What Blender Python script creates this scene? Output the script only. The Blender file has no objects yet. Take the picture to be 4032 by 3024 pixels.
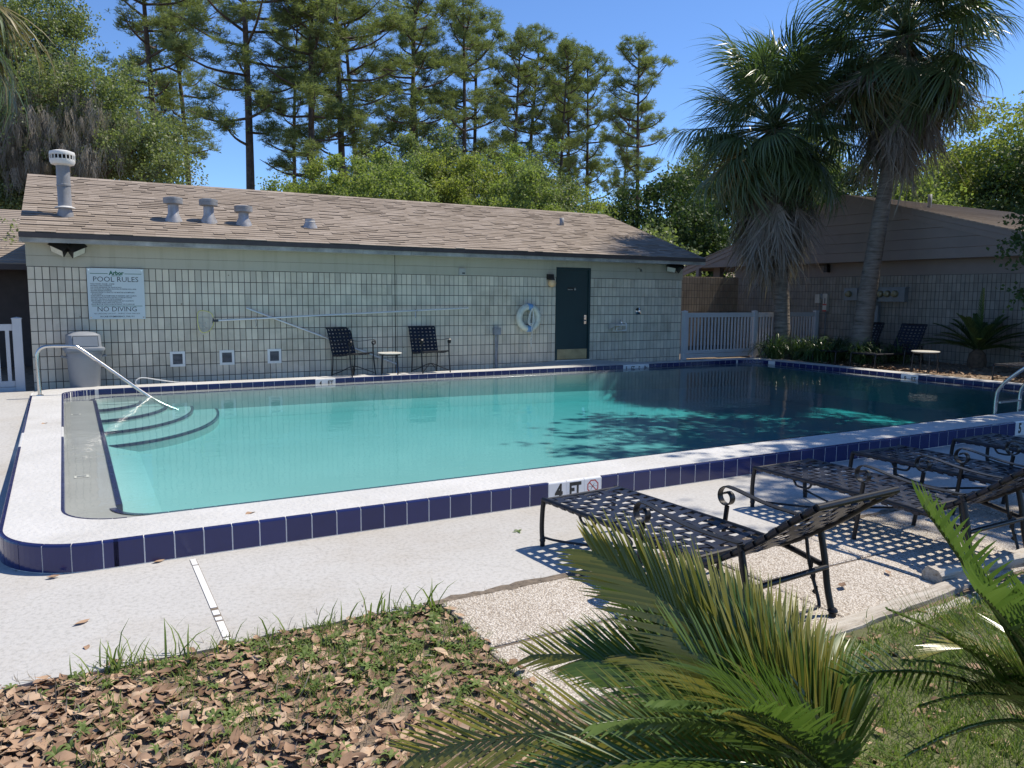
import bpy, math, random
import numpy as np
from mathutils import Matrix, Vector

random.seed(7)
rng = np.random.default_rng(7)
PI = math.pi
sc = bpy.context.scene
COL = sc.collection

# ------------------------------------------------------------------ camera
CAM_C = np.array([0.6588, -14.3234, 1.6568])
CAM_YAW, CAM_PITCH, CAM_ROLL, CAM_F = math.radians(29.287), math.radians(6.527), math.radians(-0.441), 3043.1


def cam_axes(yaw, pitch, roll):
    cy, sy, cp, sp = math.cos(yaw), math.sin(yaw), math.cos(pitch), math.sin(pitch)
    f = np.array([sy * cp, cy * cp, -sp])
    r = np.array([cy, -sy, 0.0])
    d = np.cross(f, r)
    cr, sr = math.cos(roll), math.sin(roll)
    return np.array([cr * r + sr * d, -sr * r + cr * d, f])


CAM_M = cam_axes(CAM_YAW, CAM_PITCH, CAM_ROLL)


def at(u, v, depth):
    """point seen at photograph pixel (u, v), depth metres along the view axis"""
    return CAM_C + depth * (CAM_M.T @ np.array([(u - 2016) / CAM_F, (v - 1512) / CAM_F, 1.0]))


cam_data = bpy.data.cameras.new('camera')
cam_data.sensor_width = 36.0
cam_data.lens = 36.0 * CAM_F / 4032.0
cam_data.clip_start = 0.05
cam_data.clip_end = 2000.0
cam = bpy.data.objects.new('camera', cam_data)
COL.objects.link(cam)
mw = Matrix.Identity(4)
for i in range(3):
    mw[i][0], mw[i][1], mw[i][2], mw[i][3] = CAM_M[0][i], -CAM_M[1][i], -CAM_M[2][i], CAM_C[i]
cam.matrix_world = mw
sc.camera = cam

# ------------------------------------------------------------------ light
SUN_EL, SUN_AZ = math.radians(59.5), math.radians(93.6)      # azimuth clockwise from +y
SUN_DIR = Vector((math.sin(SUN_AZ) * math.cos(SUN_EL), math.cos(SUN_AZ) * math.cos(SUN_EL), math.sin(SUN_EL)))
world = bpy.data.worlds.new('World')
sc.world = world
world.use_nodes = True
wn = world.node_tree
sky = wn.nodes.new('ShaderNodeTexSky')
sky.sky_type = 'NISHITA'
sky.sun_disc = False
sky.sun_elevation = SUN_EL
sky.sun_rotation = SUN_AZ
sky.altitude = 0
sky.air_density = 0.75
sky.dust_density = 0.0
sky.ozone_density = 4.0
bg = wn.nodes['Background']
tint = wn.nodes.new('ShaderNodeMixRGB')
tint.blend_type = 'MULTIPLY'
tint.inputs['Fac'].default_value = 1.0
tint.inputs['Color2'].default_value = (0.76, 0.91, 1.08, 1)
wn.links.new(sky.outputs[0], tint.inputs['Color1'])
wn.links.new(tint.outputs[0], bg.inputs[0])
bg.inputs[1].default_value = 0.108
sun_data = bpy.data.lights.new('sun', 'SUN')
sun_data.energy = 3.5
sun_data.angle = math.radians(0.53)
sun_data.color = (1.0, 0.91, 0.77)
sun = bpy.data.objects.new('sun', sun_data)
COL.objects.link(sun)
sun.rotation_euler = (-SUN_DIR).to_track_quat('-Z', 'Y').to_euler()
sun.location = (20, -6, 30)
sc.view_settings.view_transform = 'Standard'
sc.view_settings.look = 'None'
sc.view_settings.gamma = 1.0
sc.view_settings.exposure = 0.74
sc.view_settings.use_curve_mapping = False
sc.render.engine = 'CYCLES'
cy = sc.cycles
cy.use_denoising = True
cy.max_bounces = 8
cy.diffuse_bounces = 4
cy.glossy_bounces = 3
cy.transmission_bounces = 4
cy.transparent_max_bounces = 12
cy.volume_bounces = 0
cy.caustics_reflective = False
cy.caustics_refractive = False
cy.sample_clamp_indirect = 6.0


# ------------------------------------------------------------------ mesh helpers
class MB:
    def __init__(self):
        self.v, self.f = [], []

    def add(self, vs, fs):
        o = len(self.v)
        self.v += [tuple(map(float, p)) for p in vs]
        self.f += [tuple(o + i for i in f) for f in fs]
        return self

    def box(self, lo, hi):
        x0, y0, z0 = lo
        x1, y1, z1 = hi
        return self.add([(x0, y0, z0), (x1, y0, z0), (x1, y1, z0), (x0, y1, z0), (x0, y0, z1), (x1, y0, z1), (x1, y1, z1), (x0, y1, z1)],
                        [(0, 3, 2, 1), (4, 5, 6, 7), (0, 1, 5, 4), (1, 2, 6, 5), (2, 3, 7, 6), (3, 0, 4, 7)])

    def bar(self, a, b, w, h, up=(0, 0, 1)):
        a, b, up = Vector(a), Vector(b), Vector(up)
        d = (b - a).normalized()
        s = d.cross(up).normalized()
        n = s.cross(d)
        vs = []
        for p in (a, b):
            for i, j in ((-1, -1), (1, -1), (1, 1), (-1, 1)):
                vs.append(p + s * (i * w / 2) + n * (j * h / 2))
        return self.add(vs, [(0, 1, 2, 3), (7, 6, 5, 4), (0, 4, 5, 1), (1, 5, 6, 2), (2, 6, 7, 3), (3, 7, 4, 0)])

    def tube(self, pts, r, n=8, cap=True, flat=1.0):
        pts = [Vector(p) for p in pts]
        k = len(pts)
        rs = r if isinstance(r, (list, tuple)) else [r] * k
        tans = [(pts[min(i + 1, k - 1)] - pts[max(i - 1, 0)]).normalized() for i in range(k)]
        t0 = tans[0]
        ref = Vector((0, 0, 1)) if abs(t0.z) < 0.9 else Vector((1, 0, 0))
        s = t0.cross(ref).normalized()
        vs, fs = [], []
        for i, p in enumerate(pts):
            t = tans[i]
            s = (s - t * s.dot(t)).normalized()
            b = t.cross(s)
            for j in range(n):
                a = 2 * PI * j / n
                vs.append(p + s * (math.cos(a) * rs[i]) + b * (math.sin(a) * rs[i] * flat))
        for i in range(k - 1):
            for j in range(n):
                j2 = (j + 1) % n
                fs.append((i * n + j, i * n + j2, (i + 1) * n + j2, (i + 1) * n + j))
        if cap:
            fs.append(tuple(reversed(range(n))))
            fs.append(tuple((k - 1) * n + j for j in range(n)))
        return self.add(vs, fs)

    def lathe(self, prof, n=24, c=(0, 0, 0), sx=1.0, sy=1.0):
        vs, fs = [], []
        for r, z in prof:
            for j in range(n):
                a = 2 * PI * j / n
                vs.append((c[0] + r * math.cos(a) * sx, c[1] + r * math.sin(a) * sy, c[2] + z))
        for i in range(len(prof) - 1):
            for j in range(n):
                j2 = (j + 1) % n
                fs.append((i * n + j, i * n + j2, (i + 1) * n + j2, (i + 1) * n + j))
        if prof[0][0] > 1e-5:
            fs.append(tuple(reversed(range(n))))
        if prof[-1][0] > 1e-5:
            fs.append(tuple((len(prof) - 1) * n + j for j in range(n)))
        return self.add(vs, fs)

    def ribbon(self, pts, wvec, th):
        """flat strap of half-width vector wvec swept along pts, thickness th"""
        pts = [Vector(p) for p in pts]
        w = Vector(wvec)
        k = len(pts)
        vs, fs = [], []
        for i, p in enumerate(pts):
            t = (pts[min(i + 1, k - 1)] - pts[max(i - 1, 0)]).normalized()
            n = t.cross(w).normalized() * (th / 2)
            vs += [p - w - n, p + w - n, p + w + n, p - w + n]
        for i in range(k - 1):
            for j in range(4):
                j2 = (j + 1) % 4
                fs.append((i * 4 + j, i * 4 + j2, (i + 1) * 4 + j2, (i + 1) * 4 + j))
        fs += [(3, 2, 1, 0), tuple((k - 1) * 4 + j for j in range(4))]
        return self.add(vs, fs)

    def prism(self, poly, axis, a, b):
        """polygon poly (2D) extruded along axis from a to b; 2D coords are the other two axes in xyz order"""
        def P(p, t):
            q = list(p)
            q.insert(axis, t)
            return q
        n = len(poly)
        vs = [P(p, a) for p in poly] + [P(p, b) for p in poly]
        fs = [tuple(range(n)), tuple(reversed(range(n, 2 * n)))] + [(i, n + i, n + (i + 1) % n, (i + 1) % n) for i in range(n)]
        return self.add(vs, fs)

    def mesh(self, name, smooth=False):
        me = bpy.data.meshes.new(name)
        me.from_pydata(self.v, [], self.f)
        if smooth:
            me.shade_smooth()
        return me


def put(name, me, mat=None, parent=None, loc=(0, 0, 0), rot=(0, 0, 0)):
    o = bpy.data.objects.new(name, me)
    COL.objects.link(o)
    if mat and me is not None and not me.materials:
        me.materials.append(M[mat])
    if parent:
        o.parent = parent
    o.location = loc
    o.rotation_euler = rot
    return o


def build(name, mb, mat, parent=None, smooth=False, world=True):
    """link mb as one mesh object; world=True: vertices are world coordinates even under a moved parent"""
    if parent is not None and world:
        l = root_offset(parent)
        if l.length > 0:
            mb.v = [(x - l.x, y - l.y, z - l.z) for x, y, z in mb.v]
    me = mb.mesh(name, smooth)
    if smooth:
        fix_smooth(me)
    return put(name, me, mat, parent)


def root_offset(o):
    l = Vector((0, 0, 0))
    while o is not None:
        l += o.location
        o = o.parent
    return l


def fix_smooth(me, ang=40):
    try:
        me.set_sharp_from_angle(angle=math.radians(ang))
    except Exception:
        pass


def tag(o, label=None, cat=None, group=None, kind=None):
    if label:
        o['label'] = label
    if cat:
        o['category'] = cat
    if group:
        o['group'] = group
    if kind:
        o['kind'] = kind
    return o


def thing(name, label, cat, loc=(0, 0, 0), rz=0.0, group=None):
    o = bpy.data.objects.new(name, None)
    COL.objects.link(o)
    o.empty_display_size = 0.1
    o.location = loc
    o.rotation_euler = (0, 0, rz)
    return tag(o, label, cat, group)


def struct(o):
    o['kind'] = 'structure'
    return o


def copy_tree(o, parent=None):
    c = o.copy()
    COL.objects.link(c)
    c.parent = parent
    for ch in list(o.children):
        copy_tree(ch, c)
    return c


def np_mesh(name, V, F, smooth=False):
    """V (n,3) float, F (m,k) int -> mesh, fast"""
    me = bpy.data.meshes.new(name)
    V = np.asarray(V, dtype=np.float32)
    F = np.asarray(F, dtype=np.int32)
    m, k = F.shape
    me.vertices.add(len(V))
    me.vertices.foreach_set('co', V.ravel())
    me.loops.add(m * k)
    me.loops.foreach_set('vertex_index', F.ravel())
    me.polygons.add(m)
    me.polygons.foreach_set('loop_start', np.arange(0, m * k, k, dtype=np.int32))
    me.polygons.foreach_set('loop_total', np.full(m, k, dtype=np.int32))
    if smooth:
        me.polygons.foreach_set('use_smooth', np.ones(m, dtype=bool))
    me.update(calc_edges=True)
    return me


def rand_rots(k, tilt=None, r=None):
    """random rotation matrices; tilt limits how far local z leans from world z (radians)"""
    r = r or rng
    yaw = r.uniform(0, 2 * PI, k)
    t = np.arccos(r.uniform(-1, 1, k)) if tilt is None else r.uniform(0, 1, k) ** 0.7 * tilt
    ax = r.uniform(0, 2 * PI, k)
    ux, uy = np.cos(ax), np.sin(ax)
    c, s = np.cos(t), np.sin(t)
    R = np.zeros((k, 3, 3))
    R[:, 0, 0] = c + ux * ux * (1 - c)
    R[:, 0, 1] = ux * uy * (1 - c)
    R[:, 0, 2] = uy * s
    R[:, 1, 0] = ux * uy * (1 - c)
    R[:, 1, 1] = c + uy * uy * (1 - c)
    R[:, 1, 2] = -ux * s
    R[:, 2, 0] = -uy * s
    R[:, 2, 1] = ux * s
    R[:, 2, 2] = c
    Z = np.zeros((k, 3, 3))
    Z[:, 0, 0] = np.cos(yaw)
    Z[:, 0, 1] = -np.sin(yaw)
    Z[:, 1, 0] = np.sin(yaw)
    Z[:, 1, 1] = np.cos(yaw)
    Z[:, 2, 2] = 1
    return R @ Z


def scatter(tv, tf, pos, rot, scl):
    """stamp template (tv, tf) at every pos with rotation and scale -> V, F"""
    tv, tf = np.asarray(tv, float), np.asarray(tf, int)
    k, n = len(pos), len(tv)
    V = np.einsum('kij,nj->kni', rot, tv) * np.asarray(scl).reshape(k, 1, 1) + np.asarray(pos)[:, None, :]
    F = tf[None] + (np.arange(k) * n)[:, None, None]
    return V.reshape(-1, 3), F.reshape(-1, tf.shape[1])


# ------------------------------------------------------------------ materials
M = {}


class NT:
    def __init__(self, name):
        self.m = bpy.data.materials.new(name)
        self.m.use_nodes = True
        self.t = self.m.node_tree
        self.p = self.t.nodes['Principled BSDF']
        self.out = self.t.nodes['Material Output']
        M[name] = self.m

    def n(self, typ, **kw):
        nd = self.t.nodes.new('ShaderNode' + typ)
        for k, v in kw.items():
            if k.startswith('i_'):
                nd.inputs[k[2:].replace('_', ' ')].default_value = v
            else:
                setattr(nd, k, v)
        return nd

    def l(self, a, b):
        self.t.links.new(a, b)

    def pos(self):
        return self.n('NewGeometry').outputs['Position']

    def noise(self, scale, detail=3.0, rough=0.55, vec=None, dim='3D'):
        nd = self.n('TexNoise')
        nd.inputs['Scale'].default_value = scale
        nd.inputs['Detail'].default_value = detail
        nd.inputs['Roughness'].default_value = rough
        self.l(vec if vec is not None else self.pos(), nd.inputs['Vector'])
        return nd.outputs['Fac']

    def ramp(self, fac, stops):
        nd = self.n('ValToRGB')
        el = nd.color_ramp.elements
        while len(el) < len(stops):
            el.new(0.5)
        for e, (p, c) in zip(el, stops):
            e.position = p
            e.color = (*c, 1) if len(c) == 3 else c
        self.l(fac, nd.inputs[0])
        return nd.outputs[0]

    def mix(self, a, b, fac, blend='MIX'):
        nd = self.n('MixRGB', blend_type=blend)
        for s, x in ((nd.inputs['Fac'], fac), (nd.inputs['Color1'], a), (nd.inputs['Color2'], b)):
            if isinstance(x, (int, float)):
                s.default_value = x
            elif isinstance(x, tuple):
                s.default_value = (*x, 1)
            else:
                self.l(x, s)
        return nd.outputs[0]

    def math(self, op, a, b=0.0, clamp=False):
        nd = self.n('Math', operation=op, use_clamp=clamp)
        for s, x in ((nd.inputs[0], a), (nd.inputs[1], b)):
            if isinstance(x, (int, float)):
                s.default_value = x
            else:
                self.l(x, s)
        return nd.outputs[0]

    def rand(self):
        """a random value per object and per mesh island"""
        a = self.n('ObjectInfo').outputs['Random']
        b = self.n('NewGeometry').outputs['Random Per Island']
        return self.math('FRACT', self.math('ADD', a, b))

    def bump(self, h, strength, dist=0.01, to=None):
        nd = self.n('Bump')
        nd.inputs['Strength'].default_value = strength
        nd.inputs['Distance'].default_value = dist
        self.l(h, nd.inputs['Height'])
        self.l(nd.outputs[0], (to or self.p).inputs['Normal'])
        return nd

    def base(self, c):
        if isinstance(c, tuple):
            self.p.inputs['Base Color'].default_value = (*c, 1)
        else:
            self.l(c, self.p.inputs['Base Color'])

    def set(self, rough=0.6, metal=0.0, spec=None):
        self.p.inputs['Roughness'].default_value = rough
        self.p.inputs['Metallic'].default_value = metal
        if spec is not None:
            self.p.inputs['Specular IOR Level'].default_value = spec


def simple(name, c, rough=0.6, metal=0.0, var=0.12, scale=6.0, rnd=0.0, bump=0.0, bscale=60.0, spec=None):
    t = NT(name)
    lo, hi = tuple(x * (1 - var) for x in c), tuple(min(1, x * (1 + var)) for x in c)
    col = t.ramp(t.noise(scale, 4), [(0.3, lo), (0.7, hi)])
    if rnd:
        col = t.mix(col, t.ramp(t.rand(), [(0, (1 - rnd,) * 3), (1, (1 + rnd,) * 3)]), 1.0, 'MULTIPLY')
    t.base(col)
    t.set(rough, metal, spec)
    if bump:
        t.bump(t.noise(bscale, 4), bump)
    return t


def leafmat(name, lo, hi, trans=0.35, rough=0.5, third=None, spec=0.35):
    t = NT(name)
    stops = [(0.0, lo), (1.0, hi)] if third is None else [(0.0, lo), (0.78, hi), (1.0, third)]
    r = t.math('ADD', t.math('MULTIPLY', t.rand(), 0.65), t.math('MULTIPLY', t.noise(0.5, 2), 0.4))
    col = t.ramp(r, stops)
    t.base(col)
    t.set(rough, 0, spec)
    tr = t.n('BsdfTranslucent')
    t.l(t.mix(col, (1.0, 1.15, 0.5), 1.0, 'MULTIPLY'), tr.inputs[0])
    mx = t.n('MixShader')
    mx.inputs[0].default_value = trans
    t.l(t.p.outputs[0], mx.inputs[1])
    t.l(tr.outputs[0], mx.inputs[2])
    t.l(mx.outputs[0], t.out.inputs[0])
    return t


# concrete of the deck: trowelled, sealed, faintly stained
t = NT('deck_concrete')
c = t.ramp(t.noise(1.1, 5), [(0.3, (0.43, 0.425, 0.41)), (0.7, (0.505, 0.50, 0.488))])
c = t.mix(c, t.ramp(t.noise(0.55, 6, 0.7), [(0.46, (1, 1, 1)), (0.70, (0.74, 0.70, 0.64))]), 0.9, 'MULTIPLY')
c = t.mix(c, t.ramp(t.noise(38, 4, 0.7), [(0.30, (0.70, 0.70, 0.68)), (0.5, (1, 1, 1)), (0.72, (1.08, 1.08, 1.07))]), 0.85, 'MULTIPLY')
vor = t.n('TexVoronoi', feature='DISTANCE_TO_EDGE')
vor.inputs['Scale'].default_value = 0.42
dist = t.n('VectorMath', operation='ADD')
nz = t.n('TexNoise')
nz.inputs['Scale'].default_value = 2.2
nz.inputs['Detail'].default_value = 5
t.l(t.pos(), nz.inputs['Vector'])
sclv = t.n('VectorMath', operation='SCALE')
sclv.inputs['Scale'].default_value = 0.55
t.l(nz.outputs['Color'], sclv.inputs[0])
t.l(t.pos(), dist.inputs[0])
t.l(sclv.outputs[0], dist.inputs[1])
t.l(dist.outputs[0], vor.inputs['Vector'])
crack = t.ramp(vor.outputs['Distance'], [(0.0, (0.62, 0.61, 0.58)), (0.0035, (1, 1, 1))])
c = t.mix(c, crack, 0.22, 'MULTIPLY')
t.base(c)
t.set(0.72, 0, 0.3)
t.bump(t.noise(55, 5, 0.65), 0.35, 0.006)

t = NT('coping_concrete')
c = t.ramp(t.noise(2.0, 5), [(0.3, (0.50, 0.50, 0.49)), (0.7, (0.575, 0.575, 0.57))])
c = t.mix(c, t.ramp(t.noise(0.9, 6, 0.7), [(0.5, (1, 1, 1)), (0.75, (0.80, 0.775, 0.73))]), 0.7, 'MULTIPLY')
c = t.mix(c, t.ramp(t.noise(30, 4, 0.7), [(0.3, (0.86, 0.86, 0.85)), (0.5, (1, 1, 1))]), 0.6, 'MULTIPLY')
t.base(c)
t.set(0.7, 0, 0.3)
t.bump(t.noise(28, 3, 0.55), 0.8, 0.012)

t = NT('ledge_plaster')
c = t.ramp(t.noise(1.6, 5), [(0.3, (0.36, 0.365, 0.375)), (0.7, (0.42, 0.425, 0.435))])
t.base(c)
t.set(0.5, 0, 0.4)

t = NT('pool_plaster')
c = t.ramp(t.noise(0.7, 4), [(0.3, (0.47, 0.505, 0.525)), (0.7, (0.52, 0.555, 0.575))])
t.base(c)
t.set(0.8, 0, 0.1)

t = NT('grout')
t.base((0.74, 0.73, 0.71))
t.set(0.8)

# glazed tile
for nm, lo, hi in (('blue_tile', (0.013, 0.018, 0.085), (0.021, 0.028, 0.120)), ('white_tile', (0.76, 0.765, 0.76), (0.80, 0.80, 0.795))):
    t = NT(nm)
    t.base(t.ramp(t.math('ADD', t.math('MULTIPLY', t.rand(), 0.6), t.math('MULTIPLY', t.noise(25, 3), 0.4)), [(0.1, lo), (0.9, hi)]))
    t.set(0.16, 0, 0.5)
    t.bump(t.noise(14, 2), 0.06, 0.004)

# pool water: clear surface over a tinted body
t = NT('pool_water')
tr = t.n('BsdfTransparent')
tr.inputs[0].default_value = (0.97, 0.99, 0.99, 1)
gl = t.n('BsdfGlossy')
gl.inputs['Roughness'].default_value = 0.02
fr = t.n('Fresnel')
fr.inputs['IOR'].default_value = 1.33
mp = t.n('Mapping')
mp.inputs['Scale'].default_value = (1.0, 1.6, 1.0)
t.l(t.pos(), mp.inputs['Vector'])
h = t.math('ADD', t.noise(1.6, 3, 0.5, mp.outputs[0]), t.math('MULTIPLY', t.noise(9, 2, 0.5, mp.outputs[0]), 0.16))
bp = t.n('Bump')
bp.inputs['Strength'].default_value = 0.28
bp.inputs['Distance'].default_value = 0.02
t.l(h, bp.inputs['Height'])
t.l(bp.outputs[0], gl.inputs['Normal'])
t.l(bp.outputs[0], fr.inputs['Normal'])
mx = t.n('MixShader')
t.l(fr.outputs[0], mx.inputs[0])
t.l(tr.outputs[0], mx.inputs[1])
t.l(gl.outputs[0], mx.inputs[2])
t.l(mx.outputs[0], t.out.inputs['Surface'])
va = t.n('VolumeAbsorption')
va.inputs['Color'].default_value = (0.15, 0.86, 0.885, 1)
va.inputs['Density'].default_value = 0.58
t.l(va.outputs[0], t.out.inputs['Volume'])

# scored concrete block
t = NT('block_face')
c = t.ramp(t.noise(2.2, 5), [(0.3, (0.61, 0.545, 0.44)), (0.7, (0.73, 0.66, 0.54))])
c = t.mix(c, t.ramp(t.rand(), [(0.0, (0.80, 0.80, 0.80)), (0.25, (0.95, 0.95, 0.95)), (0.85, (1.05, 1.04, 1.02)), (1.0, (1.13, 1.12, 1.10))]), 1.0, 'MULTIPLY')
c = t.mix(c, t.ramp(t.noise(0.8, 6, 0.7), [(0.5, (1, 1, 1)), (0.68, (0.66, 0.66, 0.63))]), 0.75, 'MULTIPLY')
vor = t.n('TexVoronoi')
vor.inputs['Scale'].default_value = 3.1
t.l(t.pos(), vor.inputs['Vector'])
c = t.mix(c, t.ramp(vor.outputs['Distance'], [(0.03, (0.35, 0.3, 0.25)), (0.05, (1, 1, 1))]), 0.8, 'MULTIPLY')
t.base(c)
t.set(0.85, 0, 0.15)
t.bump(t.noise(70, 4, 0.7), 0.35, 0.006)
simple('shade_darkened_block', (0.25, 0.232, 0.20), 0.9, var=0.15, scale=3, rnd=0.12, bump=0.3)  # darker copy of the block: the apartment wall's shade is put into its colour
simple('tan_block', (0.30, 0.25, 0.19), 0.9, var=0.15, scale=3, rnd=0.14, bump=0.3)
simple('mortar', (0.10, 0.095, 0.085), 0.95, var=0.2)
t = NT('band_paint')
c = t.ramp(t.noise(1.2, 5), [(0.3, (0.44, 0.41, 0.325)), (0.7, (0.49, 0.46, 0.37))])
mpz = t.n('Mapping')
mpz.inputs['Scale'].default_value = (5.0, 5.0, 0.35)
t.l(t.pos(), mpz.inputs['Vector'])
c = t.mix(c, t.ramp(t.noise(1.4, 5, 0.6, mpz.outputs[0]), [(0.5, (1, 1, 1)), (0.7, (0.84, 0.83, 0.8))]), 0.8, 'MULTIPLY')
t.base(c)
t.set(0.75)
t.bump(t.noise(50, 4), 0.15, 0.005)
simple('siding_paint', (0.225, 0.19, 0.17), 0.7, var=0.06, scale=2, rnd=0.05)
simple('soffit_paint', (0.42, 0.415, 0.39), 0.7, var=0.15, scale=8)
t = NT('weathered_fascia')
c = t.ramp(t.noise(3.0, 6, 0.7), [(0.35, (0.24, 0.23, 0.21)), (0.6, (0.42, 0.40, 0.365)), (0.75, (0.55, 0.53, 0.49))])
t.base(c)
t.set(0.75)
simple('drip_edge', (0.060, 0.046, 0.044), 0.5, var=0.15, metal=0.0)
t = NT('shingle')
c = t.ramp(t.rand(), [(0.0, (0.275, 0.232, 0.192)), (0.35, (0.30, 0.254, 0.212)), (0.7, (0.325, 0.277, 0.233)), (1.0, (0.355, 0.305, 0.26))])
c = t.mix(c, t.ramp(t.noise(160, 3, 0.8), [(0.3, (0.72, 0.72, 0.72)), (0.7, (1.2, 1.2, 1.2))]), 0.7, 'MULTIPLY')
c = t.mix(c, t.ramp(t.noise(0.9, 4), [(0.4, (1, 1, 1)), (0.7, (0.88, 0.87, 0.86))]), 1.0, 'MULTIPLY')
t.base(c)
t.set(0.95, 0, 0.1)
t.bump(t.noise(180, 2, 0.8), 0.5, 0.004)
simple('galvanised', (0.40, 0.40, 0.41), 0.5, 0.45, var=0.25, scale=9)
simple('grey_flue', (0.27, 0.28, 0.30), 0.6, 0.2, var=0.2, scale=7)
simple('white_paint', (0.72, 0.72, 0.70), 0.5, var=0.05)
simple('door_green', (0.006, 0.030, 0.034), 0.45, var=0.1, scale=3)
simple('brass', (0.36, 0.29, 0.17), 0.45, 0.9, var=0.25, scale=4)
simple('chrome', (0.62, 0.62, 0.63), 0.12, 1.0, var=0.03)
simple('steel_rail', (0.60, 0.59, 0.57), 0.2, 1.0, var=0.05)
simple('aluminium', (0.66, 0.66, 0.67), 0.35, 0.55, var=0.05)
simple('vinyl_white', (0.52, 0.53, 0.55), 0.38, var=0.04, scale=3)
simple('grey_plastic', (0.235, 0.255, 0.285), 0.5, var=0.05, scale=5, bump=0.1, bscale=150)
simple('dark_plastic', (0.05, 0.055, 0.06), 0.5)
simple('bronze_dark', (0.022, 0.020, 0.019), 0.45, 0.3, var=0.2)
simple('lens_glass', (0.62, 0.60, 0.50), 0.25, var=0.1, scale=30)
simple('globe_amber', (0.80, 0.52, 0.28), 0.3, var=0.05)
simple('sign_board', (0.60, 0.66, 0.67), 0.35, var=0.03, scale=2)
simple('sign_ink', (0.012, 0.018, 0.02), 0.5, var=0.0)
simple('sign_grey', (0.05, 0.06, 0.065), 0.5, var=0.0)
simple('sign_green', (0.012, 0.13, 0.06), 0.5, var=0.0)
simple('black_ink', (0.02, 0.02, 0.02), 0.5, var=0.0)
simple('red_ink', (0.45, 0.05, 0.045), 0.5, var=0.0)
simple('lounger_metal', (0.020, 0.020, 0.022), 0.36, 0.35, var=0.15, scale=30, spec=0.5)
simple('strap', (0.010, 0.013, 0.026), 0.42, var=0.2, scale=20, spec=0.45)
simple('table_top', (0.66, 0.64, 0.58), 0.35, var=0.05)
simple('ring_foam', (0.64, 0.635, 0.54), 0.6, var=0.08, scale=12, bump=0.3, bscale=40)
simple('ring_blue', (0.20, 0.36, 0.60), 0.6, var=0.1)
simple('rope', (0.66, 0.65, 0.60), 0.8, var=0.15, scale=60)
t = NT('net_mesh')
t.base((0.62, 0.61, 0.55))
t.set(0.6)
tr = t.n('BsdfTransparent')
mx = t.n('MixShader')
mx.inputs[0].default_value = 0.42
t.l(tr.outputs[0], mx.inputs[1])
t.l(t.p.outputs[0], mx.inputs[2])
t.l(mx.outputs[0], t.out.inputs[0])
simple('net_rim', (0.60, 0.55, 0.16), 0.5)
simple('meter_box', (0.20, 0.235, 0.26), 0.5, 0.2, var=0.08)
simple('meter_glass', (0.24, 0.22, 0.13), 0.15, 0.0, var=0.1)
simple('pale_box', (0.50, 0.49, 0.43), 0.5)
simple('dark_void', (0.012, 0.012, 0.012), 0.9)
simple('pvc', (0.72, 0.72, 0.70), 0.4, var=0.05)
t = NT('weathered_timber')
mpz = t.n('Mapping')
mpz.inputs['Scale'].default_value = (1.2, 16.0, 16.0)
t.l(t.pos(), mpz.inputs['Vector'])
t.base(t.ramp(t.noise(2.0, 5, 0.7, mpz.outputs[0]), [(0.3, (0.20, 0.16, 0.115)), (0.5, (0.46, 0.42, 0.36)), (0.75, (0.58, 0.55, 0.50))]))
t.set(0.9)
t.bump(t.noise(6, 5, 0.7, mpz.outputs[0]), 0.8, 0.01)

# exposed aggregate
t = NT('aggregate')
vor = t.n('TexVoronoi')
vor.inputs['Scale'].default_value = 95
t.l(t.pos(), vor.inputs['Vector'])
c = t.ramp(t.math('ADD', t.math('MULTIPLY', vor.outputs['Color'], 0.8), t.math('MULTIPLY', t.noise(1.4, 4), 0.25)),
           [(0.15, (0.40, 0.355, 0.305)), (0.45, (0.58, 0.535, 0.475)), (0.8, (0.72, 0.685, 0.63)), (1.0, (0.78, 0.76, 0.72))])
c = t.mix(c, t.ramp(vor.outputs['Distance'], [(0.35, (1, 1, 1)), (0.75, (0.52, 0.47, 0.42))]), 0.85, 'MULTIPLY')
c = t.mix(c, t.ramp(t.noise(0.8, 5, 0.65), [(0.45, (1, 1, 1)), (0.75, (0.78, 0.75, 0.70))]), 0.8, 'MULTIPLY')
t.base(c)
t.set(0.85, 0, 0.2)
t.bump(t.math('SUBTRACT', 1.0, vor.outputs['Distance']), 0.9, 0.008)

# soil under the leaf litter
t = NT('soil')
c = t.ramp(t.noise(7, 6, 0.7), [(0.3, (0.16, 0.12, 0.085)), (0.55, (0.27, 0.21, 0.155)), (0.75, (0.38, 0.31, 0.24))])
t.base(c)
t.set(0.95, 0, 0.1)
t.bump(t.noise(24, 6, 0.7), 1.0, 0.03)
t = NT('lawn_soil')
c = t.ramp(t.noise(5, 6, 0.7), [(0.3, (0.05, 0.055, 0.02)), (0.55, (0.10, 0.095, 0.045)), (0.75, (0.16, 0.13, 0.08))])
t.base(c)
t.set(0.95, 0, 0.1)
t.bump(t.noise(24, 6, 0.7), 1.0, 0.03)
simple('lawn', (0.13, 0.135, 0.065), 0.95, var=0.4, scale=6, bump=0.8, bscale=30)
simple('crack_fill', (0.16, 0.13, 0.10), 0.95, var=0.4, scale=30, bump=0.8, bscale=60)
t = NT('dead_leaf')
c = t.ramp(t.math('ADD', t.math('MULTIPLY', t.rand(), 0.72), t.math('MULTIPLY', t.noise(55, 3), 0.28)), [(0.0, (0.10, 0.058, 0.035)), (0.3, (0.235, 0.145, 0.09)), (0.6, (0.37, 0.245, 0.16)), (0.85, (0.49, 0.365, 0.255)), (1.0, (0.44, 0.22, 0.10))])
t.base(c)
t.set(0.7, 0, 0.3)
leafmat('grass_blade', (0.112, 0.175, 0.044), (0.275, 0.338, 0.106), 0.4, spec=0.2)
leafmat('weed_leaf', (0.114, 0.174, 0.048), (0.240, 0.318, 0.108), 0.4, spec=0.2)

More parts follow.
